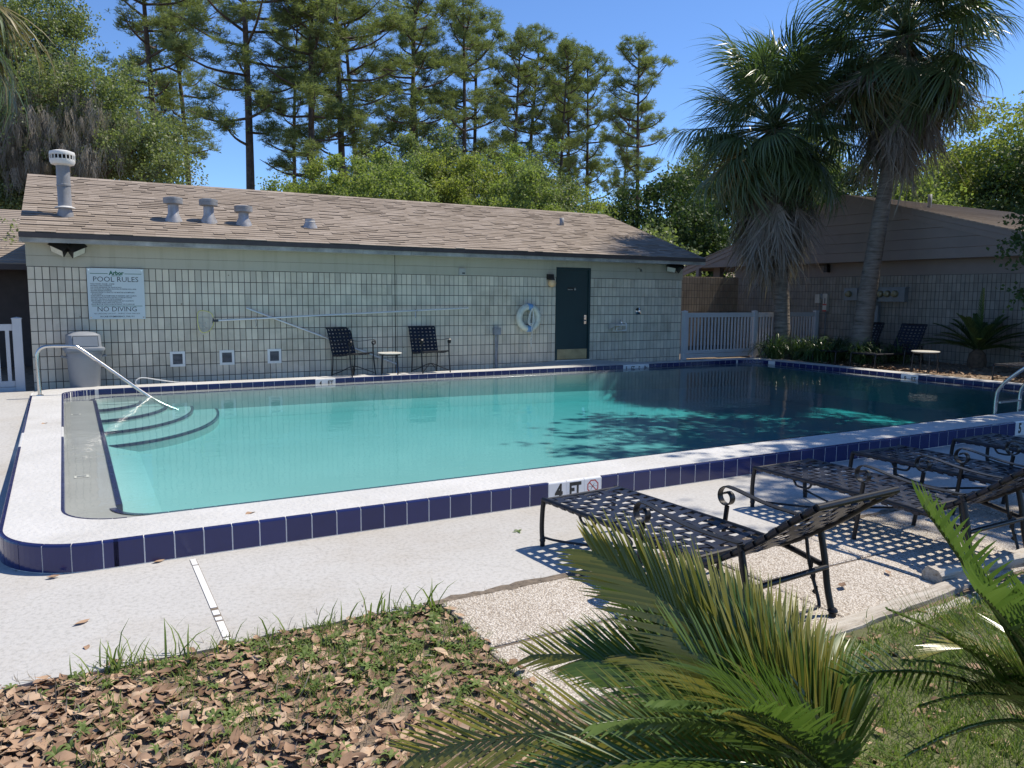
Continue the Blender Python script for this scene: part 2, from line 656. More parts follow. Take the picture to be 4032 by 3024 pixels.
leafmat('pine_needle', (0.128, 0.158, 0.072), (0.300, 0.338, 0.158), 0.48, 0.6, spec=0.2)
leafmat('oak_leaf', (0.119, 0.154, 0.070), (0.294, 0.336, 0.154), 0.45, 0.45, spec=0.4)
leafmat('bright_leaf', (0.158, 0.203, 0.068), (0.330, 0.390, 0.150), 0.5, 0.6, spec=0.2)
leafmat('lime_leaf', (0.182, 0.217, 0.063), (0.378, 0.406, 0.140), 0.5, 0.6, spec=0.2)
leafmat('dark_leaf', (0.034, 0.062, 0.024), (0.092, 0.138, 0.046), 0.28, 0.6, spec=0.2)
leafmat('palm_leaf', (0.050, 0.087, 0.039), (0.140, 0.196, 0.084), 0.3, 0.35, spec=0.6)
leafmat('palm_yellowing', (0.072, 0.085, 0.034), (0.208, 0.169, 0.072), 0.25, 0.45, third=(0.28, 0.16, 0.05))
leafmat('palm_dead', (0.132, 0.102, 0.078), (0.419, 0.364, 0.310), 0.15, 0.7, spec=0.2)
leafmat('sago_leaf', (0.056, 0.106, 0.022), (0.125, 0.188, 0.033), 0.25, 0.22, spec=0.7)
leafmat('sago_yellow', (0.106, 0.131, 0.022), (0.263, 0.244, 0.044), 0.25, 0.24, spec=0.65, third=(0.30, 0.17, 0.03))
leafmat('sago_young', (0.060, 0.110, 0.030), (0.135, 0.20, 0.070), 0.35, 0.25, spec=0.6)
leafmat('liriope_leaf', (0.036, 0.081, 0.025), (0.105, 0.168, 0.056), 0.25, 0.3, spec=0.6)
leafmat('moss_grey', (0.188, 0.169, 0.144), (0.375, 0.338, 0.288), 0.2, 0.9, spec=0.1)
simple('pine_bark', (0.085, 0.062, 0.048), 0.95, var=0.45, scale=5, bump=0.8, bscale=14)
simple('oak_bark', (0.11, 0.098, 0.085), 0.95, var=0.35, scale=4, bump=0.8, bscale=14)
t = NT('palm_bark')
mpz = t.n('Mapping')
mpz.inputs['Scale'].default_value = (1.6, 1.6, 11.0)
t.l(t.pos(), mpz.inputs['Vector'])
h = t.noise(1.8, 5, 0.65, mpz.outputs[0])
t.base(t.ramp(h, [(0.3, (0.085, 0.070, 0.056)), (0.5, (0.19, 0.165, 0.14)), (0.7, (0.27, 0.235, 0.20))]))
t.set(0.9)
t.bump(h, 1.0, 0.035)
simple('petiole', (0.10, 0.115, 0.04), 0.5, var=0.25)
simple('sago_trunk', (0.09, 0.065, 0.045), 0.95, var=0.4, scale=12, bump=1.0, bscale=30)

# ================================================================== ground, deck and pool
PX0, PX1, PY0, PY1 = 0.092, 15.35, -9.194, -0.42          # coping, outer
IX0, IX1, IY0, IY1 = 0.46, 14.89, -8.70, -0.87            # coping, inner
LX0, LX1, LY0, LY1 = 0.815, 14.55, -8.35, -1.22           # gutter ledge, inner edge
ZC, ZL, ZWAT = 0.17, 0.083, 0.094                         # coping top, ledge, water


def warp(x, y):
    """the shallow end runs about one degree out of square"""
    w = min(1.0, max(0.0, 1 - (x - 0.1) / 1.1))
    return (x + (-y - 5.0) * 0.0205 * w, y)


def ring(x0, y0, x1, y1, R, ns=14, nc=9):
    pts = []
    cs = [((x1 - R, y0 + R), -90), ((x1 - R, y1 - R), 0), ((x0 + R, y1 - R), 90), ((x0 + R, y0 + R), 180)]
    for i, ((cx, cy_), a0) in enumerate(cs):
        for k in range(nc):
            a = math.radians(a0 + 90 * k / (nc - 1))
            pts.append((cx + R * math.cos(a), cy_ + R * math.sin(a)))
        nx = cs[(i + 1) % 4]
        a = math.radians(nx[1])
        e = (nx[0][0] + R * math.cos(a), nx[0][1] + R * math.sin(a))
        s = pts[-1]
        for k in range(1, ns):
            pts.append((s[0] + (e[0] - s[0]) * k / ns, s[1] + (e[1] - s[1]) * k / ns))
    return [warp(*p) for p in pts]


def strip(mb, A, za, B, zb):
    n = len(A)
    za = za if callable(za) else (lambda x, y, z=za: z)
    zb = zb if callable(zb) else (lambda x, y, z=zb: z)
    vs = [(x, y, za(x, y)) for x, y in A] + [(x, y, zb(x, y)) for x, y in B]
    mb.add(vs, [(i, (i + 1) % n, n + (i + 1) % n, n + i) for i in range(n)])


def wall_z(x):
    xs = [-20, 7.9, 8.6, 9.2, 9.75, 10.75, 11.2, 12.4, 30]
    zs = [0.10, 0.10, 0.155, 0.19, 0.238, 0.238, 0.195, 0.10, 0.10]
    return float(np.interp(x, xs, zs))


def deck_z(x, y):
    a = min(1.0, max(0.0, (y + 8.5) / 7.3)) * 0.135
    if y > PY1:
        far = ZC - 0.006
        k = (y - PY1) / (0 - PY1)
        z = far * (1 - k) + wall_z(x) * k
        return z if x > 0.4 else (a * (1 - k) + 0.1 * k)
    return a


ground = MB()
G = 260
hx0, hx1, hy0, hy1 = 0.35, 15.1, -9.0, -0.6
for a, b, c_, d in ((-G, -G, G, hy0), (-G, hy1, G, G), (-G, hy0, hx0, hy1), (hx1, hy0, G, hy1)):
    ground.add([(a, b, -0.014), (c_, b, -0.014), (c_, d, -0.014), (a, d, -0.014)], [(0, 1, 2, 3)])
struct(build('ground', ground, 'soil'))

deck = MB()


def deck_patch(x0, x1, y0, y1, nx, ny):
    vs, fs = [], []
    for j in range(ny + 1):
        for i in range(nx + 1):
            x, y = x0 + (x1 - x0) * i / nx, y0 + (y1 - y0) * j / ny
            vs.append((x, y, deck_z(x, y)))
    for j in range(ny):
        for i in range(nx):
            a = j * (nx + 1) + i
            fs.append((a, a + 1, a + nx + 2, a + nx + 1))
    deck.add(vs, fs)


# near strip with a slightly ragged slab edge towards the planting
nx = 150
xs = np.linspace(-6, 14.5, nx)
top, edge = [], []
for x in xs:
    yy = -10.605 + 0.012 * math.sin(x * 5.1) + 0.010 * math.sin(x * 13.7 + 1) + rng.normal(0, 0.006)
    edge.append((x, yy))
vs = [(x, -9.0, 0.0) for x in xs] + [(x, y, 0.0) for x, y in edge] + [(x, y + 0.004, -0.06) for x, y in edge]
fs = []
for i in range(nx - 1):
    fs += [(nx + i, nx + i + 1, i + 1, i), (2 * nx + i, 2 * nx + i + 1, nx + i + 1, nx + i)]
deck.add(vs, fs)
deck_patch(-6, 0.26, -9.0, -0.42, 10, 12)
deck_patch(-6, 13.6, -0.42, 0.02, 90, 4)
deck_patch(15.2, 15.95, -9.0, -0.42, 2, 12)
struct(build('pool_deck', deck, 'deck_concrete', smooth=True))

# coping ring with glazed tiles
coping = MB()
RO, RI, RL = ring(PX0, PY0, PX1, PY1, 0.55), ring(IX0, IY0, IX1, IY1, 0.40), ring(LX0, LY0, LX1, LY1, 0.30)
ROi = ring(PX0 + 0.02, PY0 + 0.02, PX1 - 0.02, PY1 - 0.02, 0.53)
RIi = ring(IX0 - 0.012, IY0 - 0.012, IX1 + 0.012, IY1 + 0.012, 0.41)
strip(coping, RO, -0.05, ROi, ZC - 0.003)
strip(coping, ROi, ZC - 0.003, ROi, ZC)
strip(coping, ROi, ZC, RIi, ZC)
strip(coping, RIi, ZC, RI, ZC - 0.004)
cop = struct(build('pool_coping', coping, 'coping_concrete'))
grout = MB()
strip(grout, ring(PX0 - 0.0105, PY0 - 0.0105, PX1 + 0.0105, PY1 + 0.0105, 0.5605), -0.03, ring(PX0 - 0.0105, PY0 - 0.0105, PX1 + 0.0105, PY1 + 0.0105, 0.5605), ZC - 0.008)
strip(grout, ring(PX0 - 0.0105, PY0 - 0.0105, PX1 + 0.0105, PY1 + 0.0105, 0.5605), ZC - 0.008, ROi, ZC + 0.0015)
build('grout', grout, 'grout', cop)

gut = MB()
strip(gut, RI, ZC - 0.004, RI, ZL)
strip(gut, RI, ZL, RL, ZL - 0.004)
gutter = struct(build('pool_gutter', gut, 'ledge_plaster'))
g2 = MB()
RIg = ring(IX0 + 0.0085, IY0 + 0.0085, IX1 - 0.0085, IY1 - 0.0085, 0.3915)
strip(g2, RIg, ZC - 0.006, RIg, ZL - 0.02)
build('grout', g2, 'grout', gutter)


def poly_path(pts):
    P = [np.array(p, float) for p in pts]
    L = [0.0]
    for a, b in zip(P, P[1:]):
        L.append(L[-1] + float(np.linalg.norm(b - a)))
    L = np.array(L)
    X, Y = np.array([p[0] for p in P]), np.array([p[1] for p in P])

    def fn(s):
        p = np.array([np.interp(s, L, X), np.interp(s, L, Y)])
        q = np.array([np.interp(s + 0.004, L, X), np.interp(s + 0.004, L, Y)]) - np.array([np.interp(s - 0.004, L, X), np.interp(s - 0.004, L, Y)])
        q /= max(1e-9, np.linalg.norm(q))
        return p, q
    return fn, L[-1], L


def tile_mesh(fn, s0, s1, side, prof, n=1):
    """side=+1: outward is to the left of travel"""
    vs, fs = [], []
    k = len(prof)
    for i in range(n + 1):
        p, q = fn(s0 + (s1 - s0) * i / n)
        nn = np.array([-q[1], q[0]]) * side
        for o, z in prof:
            vs.append((p[0] + nn[0] * o, p[1] + nn[1] * o, z))
    for i in range(n):
        for j in range(k - 1):
            fs.append((i * k + j, (i + 1) * k + j, (i + 1) * k + j + 1, i * k + j + 1))
    fs += [tuple(range(k)), tuple(reversed([n * k + j for j in range(k)]))]
    return MB().add(vs, fs)


OUT_PROF = [(-0.016, ZC + 0.003), (0.002, ZC + 0.003), (0.009, ZC - 0.001), (0.0125, ZC - 0.010), (0.0125, 0.005), (0.0, 0.005)]
IN_PROF = [(-0.012, ZC + 0.002), (0.002, ZC + 0.002), (0.0075, ZC - 0.002), (0.010, ZC - 0.010), (0.010, ZL - 0.015), (0.0, ZL - 0.015)]
PITCH = 0.172
XB = 0.7754
# near straight run of outer tiles, one shared mesh
sm = MB().prism([(-y, z) for y, z in [(p[0], p[1]) for p in OUT_PROF]], 0, 0.0038, PITCH - 0.0038).mesh('tile')
near_white = {18: '4', 19: 'FT.', 20: None, 57: '5', 58: 'FT.', 59: None}
white_me = sm.copy()
sm.materials.append(M['blue_tile'])
white_me.materials.append(M['white_tile'])
near_tiles = {}
for k in range(76):
    o = put('tile', white_me if k in near_white else sm, None, cop, (XB + k * PITCH, PY0, 0))
    near_tiles[k] = o


def text(name, body, mat, size, loc, rot, parent, align='CENTER', off=0.0, sx=1.0, extrude=0.0004):
    cu = bpy.data.curves.new(name, 'FONT')
    cu.body = body
    cu.size = size
    cu.align_x = align
    cu.align_y = 'CENTER'
    cu.offset = off
    cu.extrude = extrude
    cu.resolution_u = 2
    cu.materials.append(M[mat])
    tmp = bpy.data.objects.new(name, cu)
    COL.objects.link(tmp)
    me = bpy.data.meshes.new_from_object(tmp)
    bpy.data.objects.remove(tmp)
    if not me.materials:
        me.materials.append(M[mat])
    o = bpy.data.objects.new(name, me)
    COL.objects.link(o)
    o.parent = parent
    o.location = loc
    o.rotation_euler = rot
    o.scale = (sx, 1, 1)
    return o


for k, s in near_white.items():
    if s:
        text('numeral' if len(s) == 1 else 'lettering', s, 'black_ink', 0.168, (PITCH / 2 + (0.008 if len(s) > 1 else 0.012), -0.0135, 0.083), (PI / 2, 0, 0), near_tiles[k], off=0.007, sx=0.64 if len(s) > 1 else 0.82)
for k in (20, 59):
    tl = near_tiles[k]
    cx, cz, y = PITCH / 2, 0.098, -0.0132
    oc = MB()
    R1, R2 = 0.060, 0.049
    a8 = [PI / 8 + i * PI / 4 for i in range(8)]
    vs = [(cx + R1 * math.cos(a), y, cz + R1 * math.sin(a)) for a in a8] + [(cx + R2 * math.cos(a), y, cz + R2 * math.sin(a)) for a in a8]
    oc.add(vs, [(i, (i + 1) % 8, 8 + (i + 1) % 8, 8 + i) for i in range(8)])
    oc.add([(cx - 0.037, y - 0.0003, cz + 0.031), (cx - 0.031, y - 0.0003, cz + 0.037), (cx + 0.037, y - 0.0003, cz - 0.031), (cx + 0.031, y - 0.0003, cz - 0.037)], [(0, 1, 2, 3)])
    build('prohibition_symbol', oc, 'red_ink', tl, world=False)
    dv = MB()
    dv.add([(cx - 0.026, y - 0.0006, cz - 0.033), (cx - 0.004, y - 0.0006, cz - 0.004), (cx + 0.012, y - 0.0006, cz + 0.018), (cx + 0.026, y - 0.0006, cz + 0.030), (cx + 0.006, y - 0.0006, cz + 0.016), (cx - 0.010, y - 0.0006, cz - 0.002)], [(0, 1, 2, 3, 4, 5)])
    for q in range(9):
        a, b = cx - 0.040 + q * 0.009, cx - 0.040 + (q + 1) * 0.009
        z1, z2 = cz + 0.003 * (q % 2), cz + 0.003 * ((q + 1) % 2)
        dv.add([(a, y - 0.0003, z1 - 0.001), (b, y - 0.0003, z2 - 0.001), (b, y - 0.0003, z2 + 0.001), (a, y - 0.0003, z1 + 0.001)], [(0, 1, 2, 3)])
    build('diver_figure', dv, 'black_ink', tl, world=False)
    text('lettering', 'NO DIVING', 'black_ink', 0.037, (cx, -0.0135, 0.021), (PI / 2, 0, 0), tl, off=0.001, sx=0.74)

# corner and shallow-end outer tiles
corner = [(XB, PY0), (PX0 + 0.55, PY0)]
for k in range(1, 25):
    a = math.radians(-90 - 90 * k / 24)
    corner.append((PX0 + 0.55 + 0.55 * math.cos(a), PY0 + 0.55 + 0.55 * math.sin(a)))
for k in range(1, 40):
    corner.append((PX0, PY0 + 0.55 + 7.4 * k / 39))
fn, LT, _ = poly_path([warp(*p) for p in corner])
s = 0.0
first = True
idx = 0
while s < LT - 0.18:
    w = 0.086 if first else (0.165 if s < 1.2 else PITCH)
    me = tile_mesh(fn, s + 0.003, s + w - 0.003, +1, OUT_PROF, 4 if s < 1.2 else 1)
    yy = fn(s + w / 2)[0][1]
    if first:
        pass
    o = build('tile', me, 'white_tile' if -5.55 < yy < -4.75 else 'blue_tile', cop)
    s += w
    first = False

# inner tiles: shallow end, far side, deep end
inner = [(IX0 + 0.40 + 0.40 * math.cos(math.radians(270 - 90 * k / 12)), IY0 + 0.40 + 0.40 * math.sin(math.radians(270 - 90 * k / 12))) for k in range(12)] + [(IX0, -8.3 + 7.03 * k / 40) for k in range(41)]
for k in range(1, 13):
    a = math.radians(180 - 90 * k / 12)
    inner.append((IX0 + 0.40 + 0.40 * math.cos(a), IY1 - 0.40 + 0.40 * math.sin(a)))
fnl, LTl, _ = poly_path([warp(*p) for p in inner])
s = 0.0
while s < LTl - 0.02:
    curved = s > 7.6 or s < 0.62
    w = min(0.09 if curved else PITCH, LTl - s)
    yy = fnl(s + w / 2)[0][1]
    build('tile', tile_mesh(fnl, s + 0.003, s + w - 0.003, -1, IN_PROF, 2 if curved else 1), 'white_tile' if (not curved and -5.17 < yy < -4.45) else 'blue_tile', gutter)
    s += w
im = MB().prism([(-o_, z) for o_, z in IN_PROF], 0, 0.003, 0.1771 - 0.003).mesh('tile')
imw = im.copy()
im.materials.append(M['blue_tile'])
imw.materials.append(M['white_tile'])
FT = {0: '4', 1: 'FT', 38: '5', 39: 'FT', 40: '0', 41: 'IN'}
for k in range(-19, 58):
    x = 4.245 + k * 0.1771
    if x < 0.87 or x + 0.1771 > 14.4:
        continue
    o = put('tile', imw if k in FT else im, None, gutter, (x, IY1, 0))
    if k in FT:
        text('numeral' if len(FT[k]) == 1 else 'lettering', FT[k], 'black_ink', 0.12, (0.0885, -0.0112, 0.088), (PI / 2, 0, 0), o, off=0.003, sx=0.8)
dc = [(14.39 + 0.5 * math.sin(math.radians(a)), IY1 - 0.5 + 0.5 * math.cos(math.radians(a))) for a in range(0, 91, 9)]
fnd, LTd, _ = poly_path(dc)
for k in range(8):
    w = LTd / 8
    build('tile', tile_mesh(fnd, k * w + 0.003, (k + 1) * w - 0.003, -1, IN_PROF, 2), 'blue_tile', gutter)
for k in range(-18, 22):
    y = -4.774 - k * 0.178
    if y > -1.4 or y < -8.5:
        continue
    o = put('tile', imw if k in (0, 1) else im, None, gutter, (IX1, y, 0), (0, 0, -PI / 2))
    if k in (0, 1):
        text('numeral' if k == 0 else 'lettering', '9' if k == 0 else 'FT', 'black_ink', 0.12, (0.0885, -0.0112, 0.088), (PI / 2, 0, 0), o, off=0.003, sx=0.8)

# narrow tile line along the ledge edge
fne, LTe, _ = poly_path([warp(LX0, -8.0 + 6.5 * k / 40) for k in range(41)])
NP = [(-0.0, ZL + 0.003), (0.042, ZL + 0.003), (0.046, ZL - 0.001), (0.046, ZL - 0.05), (0.0, ZL - 0.05)]
s = 0.0
while s < LTe - 0.1:
    w = 0.162
    build('edge_tile', tile_mesh(fne, s + 0.003, s + w - 0.003, +1, [(o_ - 0.046, z) for o_, z in NP][::-1], 1), 'blue_tile', gutter)
    s += w
et = MB()
pathe = []
for k in range(0, 7):
    a = math.radians(180 - 90 * k / 6)
    pathe.append((LX0 + 0.3 + 0.3 * math.cos(a), LY1 - 0.3 + 0.3 * math.sin(a)))
pathe += [(LX0 + 0.3 + 13.1 * k / 60, LY1) for k in range(1, 61)]
for k in range(1, 7):
    a = math.radians(90 - 90 * k / 6)
    pathe.append((LX1 - 0.3 + 0.3 * math.cos(a), LY1 - 0.3 + 0.3 * math.sin(a)))
pathe += [(LX1, LY1 - 0.3 - 6.5 * k / 30) for k in range(1, 31)]
for k in range(0, 7):
    a = math.radians(0 - 90 * k / 6)
    pathe.append((LX1 - 0.3 + 0.3 * math.cos(a), LY0 + 0.3 + 0.3 * math.sin(a)))
pathe += [(LX1 - 0.3 - 13.1 * k / 60, LY0) for k in range(1, 61)]
for k in range(1, 7):
    a = math.radians(-90 - 90 * k / 6)
    pathe.append((LX0 + 0.3 + 0.3 * math.cos(a), LY0 + 0.3 + 0.3 * math.sin(a)))
fnf, LTf, _ = poly_path([warp(*p) for p in pathe])
s = 0.0
while s < LTf - 0.1:
    tm = tile_mesh(fnf, s + 0.003, s + 0.159, -1, [(o_ - 0.046 + 0.046, z) for o_, z in [(-0.046, ZL + 0.003), (-0.004, ZL + 0.003), (0, ZL - 0.001), (0, ZL - 0.05), (-0.046, ZL - 0.05)]], 4)
    et.add(tm.v, tm.f)
    s += 0.162
tag(build('edge_tile_run', et, 'blue_tile', gutter), kind='stuff')


# basin and entry steps
def floor_z(x):
    return float(np.interp(x, [0, 5, 9, 13, 16], [-0.29, -0.32, -0.42, -0.60, -0.64]))


basin = MB()
RF = ring(LX0 + 0.42, LY0 + 0.42, LX1 - 0.42, LY1 - 0.42, 0.30)
RM = ring(LX0 + 0.10, LY0 + 0.10, LX1 - 0.10, LY1 - 0.10, 0.30)
strip(basin, RL, ZL - 0.004, RM, lambda x, y: floor_z(x) * 0.62)
strip(basin, RM, lambda x, y: floor_z(x) * 0.62, RF, lambda x, y: floor_z(x))
nxs = 40
vs, fs = [], []
for i in range(nxs + 1):
    x = LX0 - 0.4 + (LX1 - LX0 + 0.8) * i / nxs
    vs += [(x, LY0 - 0.4, floor_z(x) - 0.002), (x, LY1 + 0.4, floor_z(x) - 0.002)]
for i in range(nxs):
    fs.append((2 * i, 2 * i + 2, 2 * i + 3, 2 * i + 1))
basin.add(vs, fs)
bas = struct(build('pool_basin', basin, 'pool_plaster', smooth=True))
CXS, CYS = LX0 - 0.06, LY1
steps = [(0.70, 0.78, 0.0), (1.06, 1.42, -0.06), (1.42, 2.08, -0.12), (1.78, 2.76, -0.18)]
prev = ZL - 0.004
for rx, ry, z in steps:
    st = MB()
    n = 22
    A = [(CXS + rx * math.cos(-PI / 2 * i / n), CYS + ry * math.sin(-PI / 2 * i / n)) for i in range(n + 1)]
    vs = [(CXS, CYS, z)] + [(x, y, z) for x, y in A] + [(x, y, z - 0.25) for x, y in A]
    fs = [(0, i + 2, i + 1) for i in range(n)] + [(i + 1, i + 2, n + i + 3, n + i + 2) for i in range(n)]
    st.add(vs, fs)
    so = build('entry_step', st, 'pool_plaster', bas)
    nose = MB()
    B = [(CXS + (rx - 0.035) * math.cos(-PI / 2 * i / n), CYS + (ry - 0.035) * math.sin(-PI / 2 * i / n)) for i in range(n + 1)]
    m_ = n + 1
    nose.add([(x, y, z + 0.004) for x, y in B] + [(x * 1 + 0.003 * math.cos(-PI / 2 * i / n), y + 0.003 * math.sin(-PI / 2 * i / n), z + 0.004) for i, (x, y) in enumerate(A)] + [(x + 0.003 * math.cos(-PI / 2 * i / n), y + 0.003 * math.sin(-PI / 2 * i / n), z - 0.03) for i, (x, y) in enumerate(A)],
             [(i, i + 1, m_ + i + 1, m_ + i) for i in range(n)] + [(m_ + i, m_ + i + 1, 2 * m_ + i + 1, 2 * m_ + i) for i in range(n)])
    build('step_nosing', nose, 'blue_tile', so)
# outlets on the ledge and a return inlet
for y in (-2.95, -6.85):
    b = MB()
    x = warp(0.60, y)[0]
    b.box((x - 0.055, y - 0.045, ZL - 0.003), (x + 0.055, y + 0.045, ZL + 0.004))
    o = build('gutter_drain', b, 'white_paint', gutter)
    b = MB()
    b.box((x - 0.035, y - 0.025, ZL + 0.002), (x + 0.035, y + 0.025, ZL + 0.006))
    build('grate', b, 'grey_plastic', o)

water = MB()
WR = ring(IX0 - 0.02, IY0 - 0.02, IX1 + 0.02, IY1 + 0.02, 0.41)
nW = len(WR)
vs = [(x, y, ZWAT) for x, y in WR] + [(x, y, -1.4) for x, y in WR]
water.add(vs, [tuple(range(nW)), tuple(reversed(range(nW, 2 * nW)))] + [(i, nW + i, nW + (i + 1) % nW, (i + 1) % nW) for i in range(nW)])
struct(build('water', water, 'pool_water'))

# exposed aggregate pavers
pv = struct(put('aggregate_paving', MB().add([(2.27, -11.86, -0.008), (8.6, -11.86, -0.008), (8.6, -10.60, -0.008), (2.27, -10.60, -0.008)], [(0, 1, 2, 3)]).mesh('aggregate_paving'), 'crack_fill'))
for r_, (ya, yb) in enumerate(((-11.225, -10.64), (-11.835, -11.24))):
    x = 2.29 + (0.0 if r_ == 0 else -0.02)
    while x < 8.5:
        w = 0.905
        b = MB()
        x1, h = x + w - 0.012, 0.002 + rng.uniform(-0.004, 0.006)
        e = 0.010
        dz = [rng.uniform(-0.003, 0.003) for _ in range(4)]
        cs = [(x, ya), (x1, ya), (x1, yb), (x, yb)]
        ci = [(x + e, ya + e), (x1 - e, ya + e), (x1 - e, yb - e), (x + e, yb - e)]
        vs = [(p[0], p[1], -0.05) for p in cs] + [(p[0], p[1], h - 0.008 + d_) for p, d_ in zip(cs, dz)] + [(p[0], p[1], h + d_) for p, d_ in zip(ci, dz)]
        b.add(vs, [(i, (i + 1) % 4, 4 + (i + 1) % 4, 4 + i) for i in range(4)] + [(4 + i, 4 + (i + 1) % 4, 8 + (i + 1) % 4, 8 + i) for i in range(4)] + [(8, 9, 10, 11)])
        build('paver', b, 'aggregate', pv)
        x += w
jt = MB()
n = 140
A, B = [], []
for i in range(n + 1):
    x = 2.2 + 6.4 * i / n
    A.append((x, -10.588 + 0.012 * math.sin(x * 5.1) + rng.normal(0, 0.008), 0.004 + rng.uniform(0, 0.012)))
    B.append((x, -10.655 + rng.normal(0, 0.010), 0.002 + rng.uniform(0, 0.008)))
jt.add(A + B, [(n + 1 + i, n + 2 + i, i + 1, i) for i in range(n)])
build('joint_filler', jt, 'crack_fill', pv)

# white strip drain let into the deck
dr = thing('deck_drain', 'white PVC strip drain running across the concrete from coping to grass', 'drain', (1.212, -9.27, 0.0))
segs = [(0.0, 0.12), (0.135, 0.86), (0.90, 0.965), (0.995, 1.04), (1.06, 1.255), (1.27, 1.335)]
for a, b in segs:
    m_ = MB()
    m_.box((-0.0165, -b, -0.004), (0.0165, -a, 0.005))
    build('channel_cap', m_, 'pvc', dr, world=False)
m_ = MB()
m_.box((-0.018, -1.34, -0.01), (0.020, 0.0, 0.0025))
build('slot', m_, 'crack_fill', dr, world=False)

# soil bed at the deep end
bed = MB()
n, m_ = 16, 26
vs, fs = [], []
for j in range(m_ + 1):
    for i in range(n + 1):
        x, y = 15.9 + 3.0 * i / n, -9 + 9.6 * j / m_
        vs.append((x, y, 0.085 + 0.02 * math.sin(x * 3 + y * 2) + rng.normal(0, 0.008) + (0.05 if i > 4 else 0)))
for j in range(m_):
    for i in range(n):
        a = j * (n + 1) + i
        fs.append((a, a + 1, a + n + 2, a + n + 1))
bed.add(vs, fs)
bed.add([(13.4, -0.42, 0.085), (15.95, -0.42, 0.085), (15.95, 0.6, 0.085), (13.4, 0.6, 0.085)], [(0, 1, 2, 3)])
struct(build('planting_bed', bed, 'soil', smooth=True))

# ================================================================== pool house
EY, EZ, RY, RZ = -0.42, 2.555, 3.583, 3.90
RX0, RX1 = -0.056, 13.675
ROOF_S = math.hypot(RY - EY, RZ - EZ)
ROOF_A = math.atan2(RZ - EZ, RY - EY)
ROW9, CH = 0.2265, 0.2032
DOOR0, DOOR1, DOORZ = 9.772, 10.68, 2.275
WL = 13.352


def block_mesh(ncell, cw, h, depth=0.013, g=0.0055, e=0.003):
    """one masonry unit: ncell scored faces standing proud of the joints; faces -y, origin lower left"""
    mb = MB()
    for i in range(ncell):
        x0, x1, z0, z1 = i * cw + g, (i + 1) * cw - g, g, h - g
        o = [(x0, depth, z0), (x1, depth, z0), (x1, depth, z1), (x0, depth, z1)]
        p = [(x0, e, z0), (x1, e, z0), (x1, e, z1), (x0, e, z1)]
        q = [(x0 + e, 0, z0 + e), (x1 - e, 0, z0 + e), (x1 - e, 0, z1 - e), (x0 + e, 0, z1 - e)]
        mb.add(o + p + q, [(j, (j + 1) % 4, 4 + (j + 1) % 4, 4 + j) for j in range(4)] + [(4 + j, 4 + (j + 1) % 4, 8 + (j + 1) % 4, 8 + j) for j in range(4)] + [(8, 9, 10, 11)])
    return mb


def block_field(parent, spans, z_rows, mat, place, limit=300, order=None, face=None):
    """spans: (start, end, ncells); place(s, z) -> location of a block; rot in face"""
    cache, todo = {}, []
    for r_, (z0, z1) in enumerate(z_rows):
        for a, b, nc in spans:
            cw = (b - a) / nc
            i = 0
            while i < nc:
                k = 2 if (i == 0 and r_ % 2) else min(4, nc - i)
                todo.append((a + i * cw, z0, k, round(cw, 5), round(z1 - z0, 4)))
                i += k
    if order:
        todo.sort(key=order)
    rest = MB()
    for q, (s, z, k, cw, h) in enumerate(todo):
        key = (k, cw, h)
        if key not in cache:
            me = block_mesh(*key).mesh('block')
            me.materials.append(M[mat])
            cache[key] = me
        l = place(s, z)
        if q < limit:
            put('block', cache[key], None, parent, l, face or (0, 0, 0))
        else:
            tmp = block_mesh(*key)
            a = (face or (0, 0, 0))[2]
            ca, sa = math.cos(a), math.sin(a)
            rest.add([(l[0] + x * ca - y * sa, l[1] + x * sa + y * ca, l[2] + zz) for x, y, zz in tmp.v], tmp.f)
    if rest.v:
        tag(put('block_run', rest.mesh('block_run'), mat, parent), kind='stuff')


house = thing('pool_house', 'long low tan block pool house with brown shingle roof beside the pool', 'building', (0, 0, 0))
b = MB()
b.box((0.0, 0.012, -0.05), (DOOR0, 0.20, 2.42))
b.box((DOOR1, 0.012, -0.05), (WL, 0.20, 2.42))
b.box((DOOR0 - 0.001, 0.012, DOORZ), (DOOR1 + 0.001, 0.20, 2.42))
wall = build('wall', b, 'mortar', house)
rows = [(0.02, ROW9)] + [(ROW9 + k * CH, ROW9 + (k + 1) * CH) for k in range(9)]
block_field(wall, [(0.0, DOOR0, 96), (DOOR1, WL, 26)], rows, 'block_face', lambda s, z: (s, 0, z), 300, order=lambda q: q[0] - 0.001 * q[1])
ZB = ROW9 + 9 * CH
b = MB()
for x0, x1 in ((-0.003, 6.062), (6.074, DOOR0)):
    b.box((x0, -0.004, ZB + 0.004), (x1, 0.02, 2.222))
    b.box((x0, -0.0045, 2.226), (x1, 0.02, 2.425))
b.box((DOOR1, -0.004, ZB + 0.004), (WL + 0.003, 0.02, 2.222))
b.box((DOOR1, -0.0045, 2.226), (WL + 0.003, 0.02, 2.425))
b.box((DOOR0 + 0.001, -0.0042, DOORZ + 0.004), (DOOR1 - 0.001, 0.02, 2.4245))
build('painted_band', b, 'band_paint', house)
b = MB()
b.box((6.060, -0.001, 0.1), (6.076, 0.011, 2.43))
build('control_joint', b, 'dark_void', house)
b = MB()
b.box((0.0, 0.19, -0.05), (0.18, 7.6, 2.42))
b.box((WL - 0.18, 0.19, -0.05), (WL, 7.6, 2.42))
b.box((0.18, 7.4, -0.05), (WL - 0.18, 7.6, 2.42))
b.prism([(0.1, 2.42), (7.06, 2.42), (RY, RZ - 0.08)], 0, 0.02, 0.16)
b.prism([(0.1, 2.42), (7.06, 2.42), (RY, RZ - 0.08)], 0, WL - 0.16, WL - 0.02)
build('end_wall', b, 'band_paint', house)

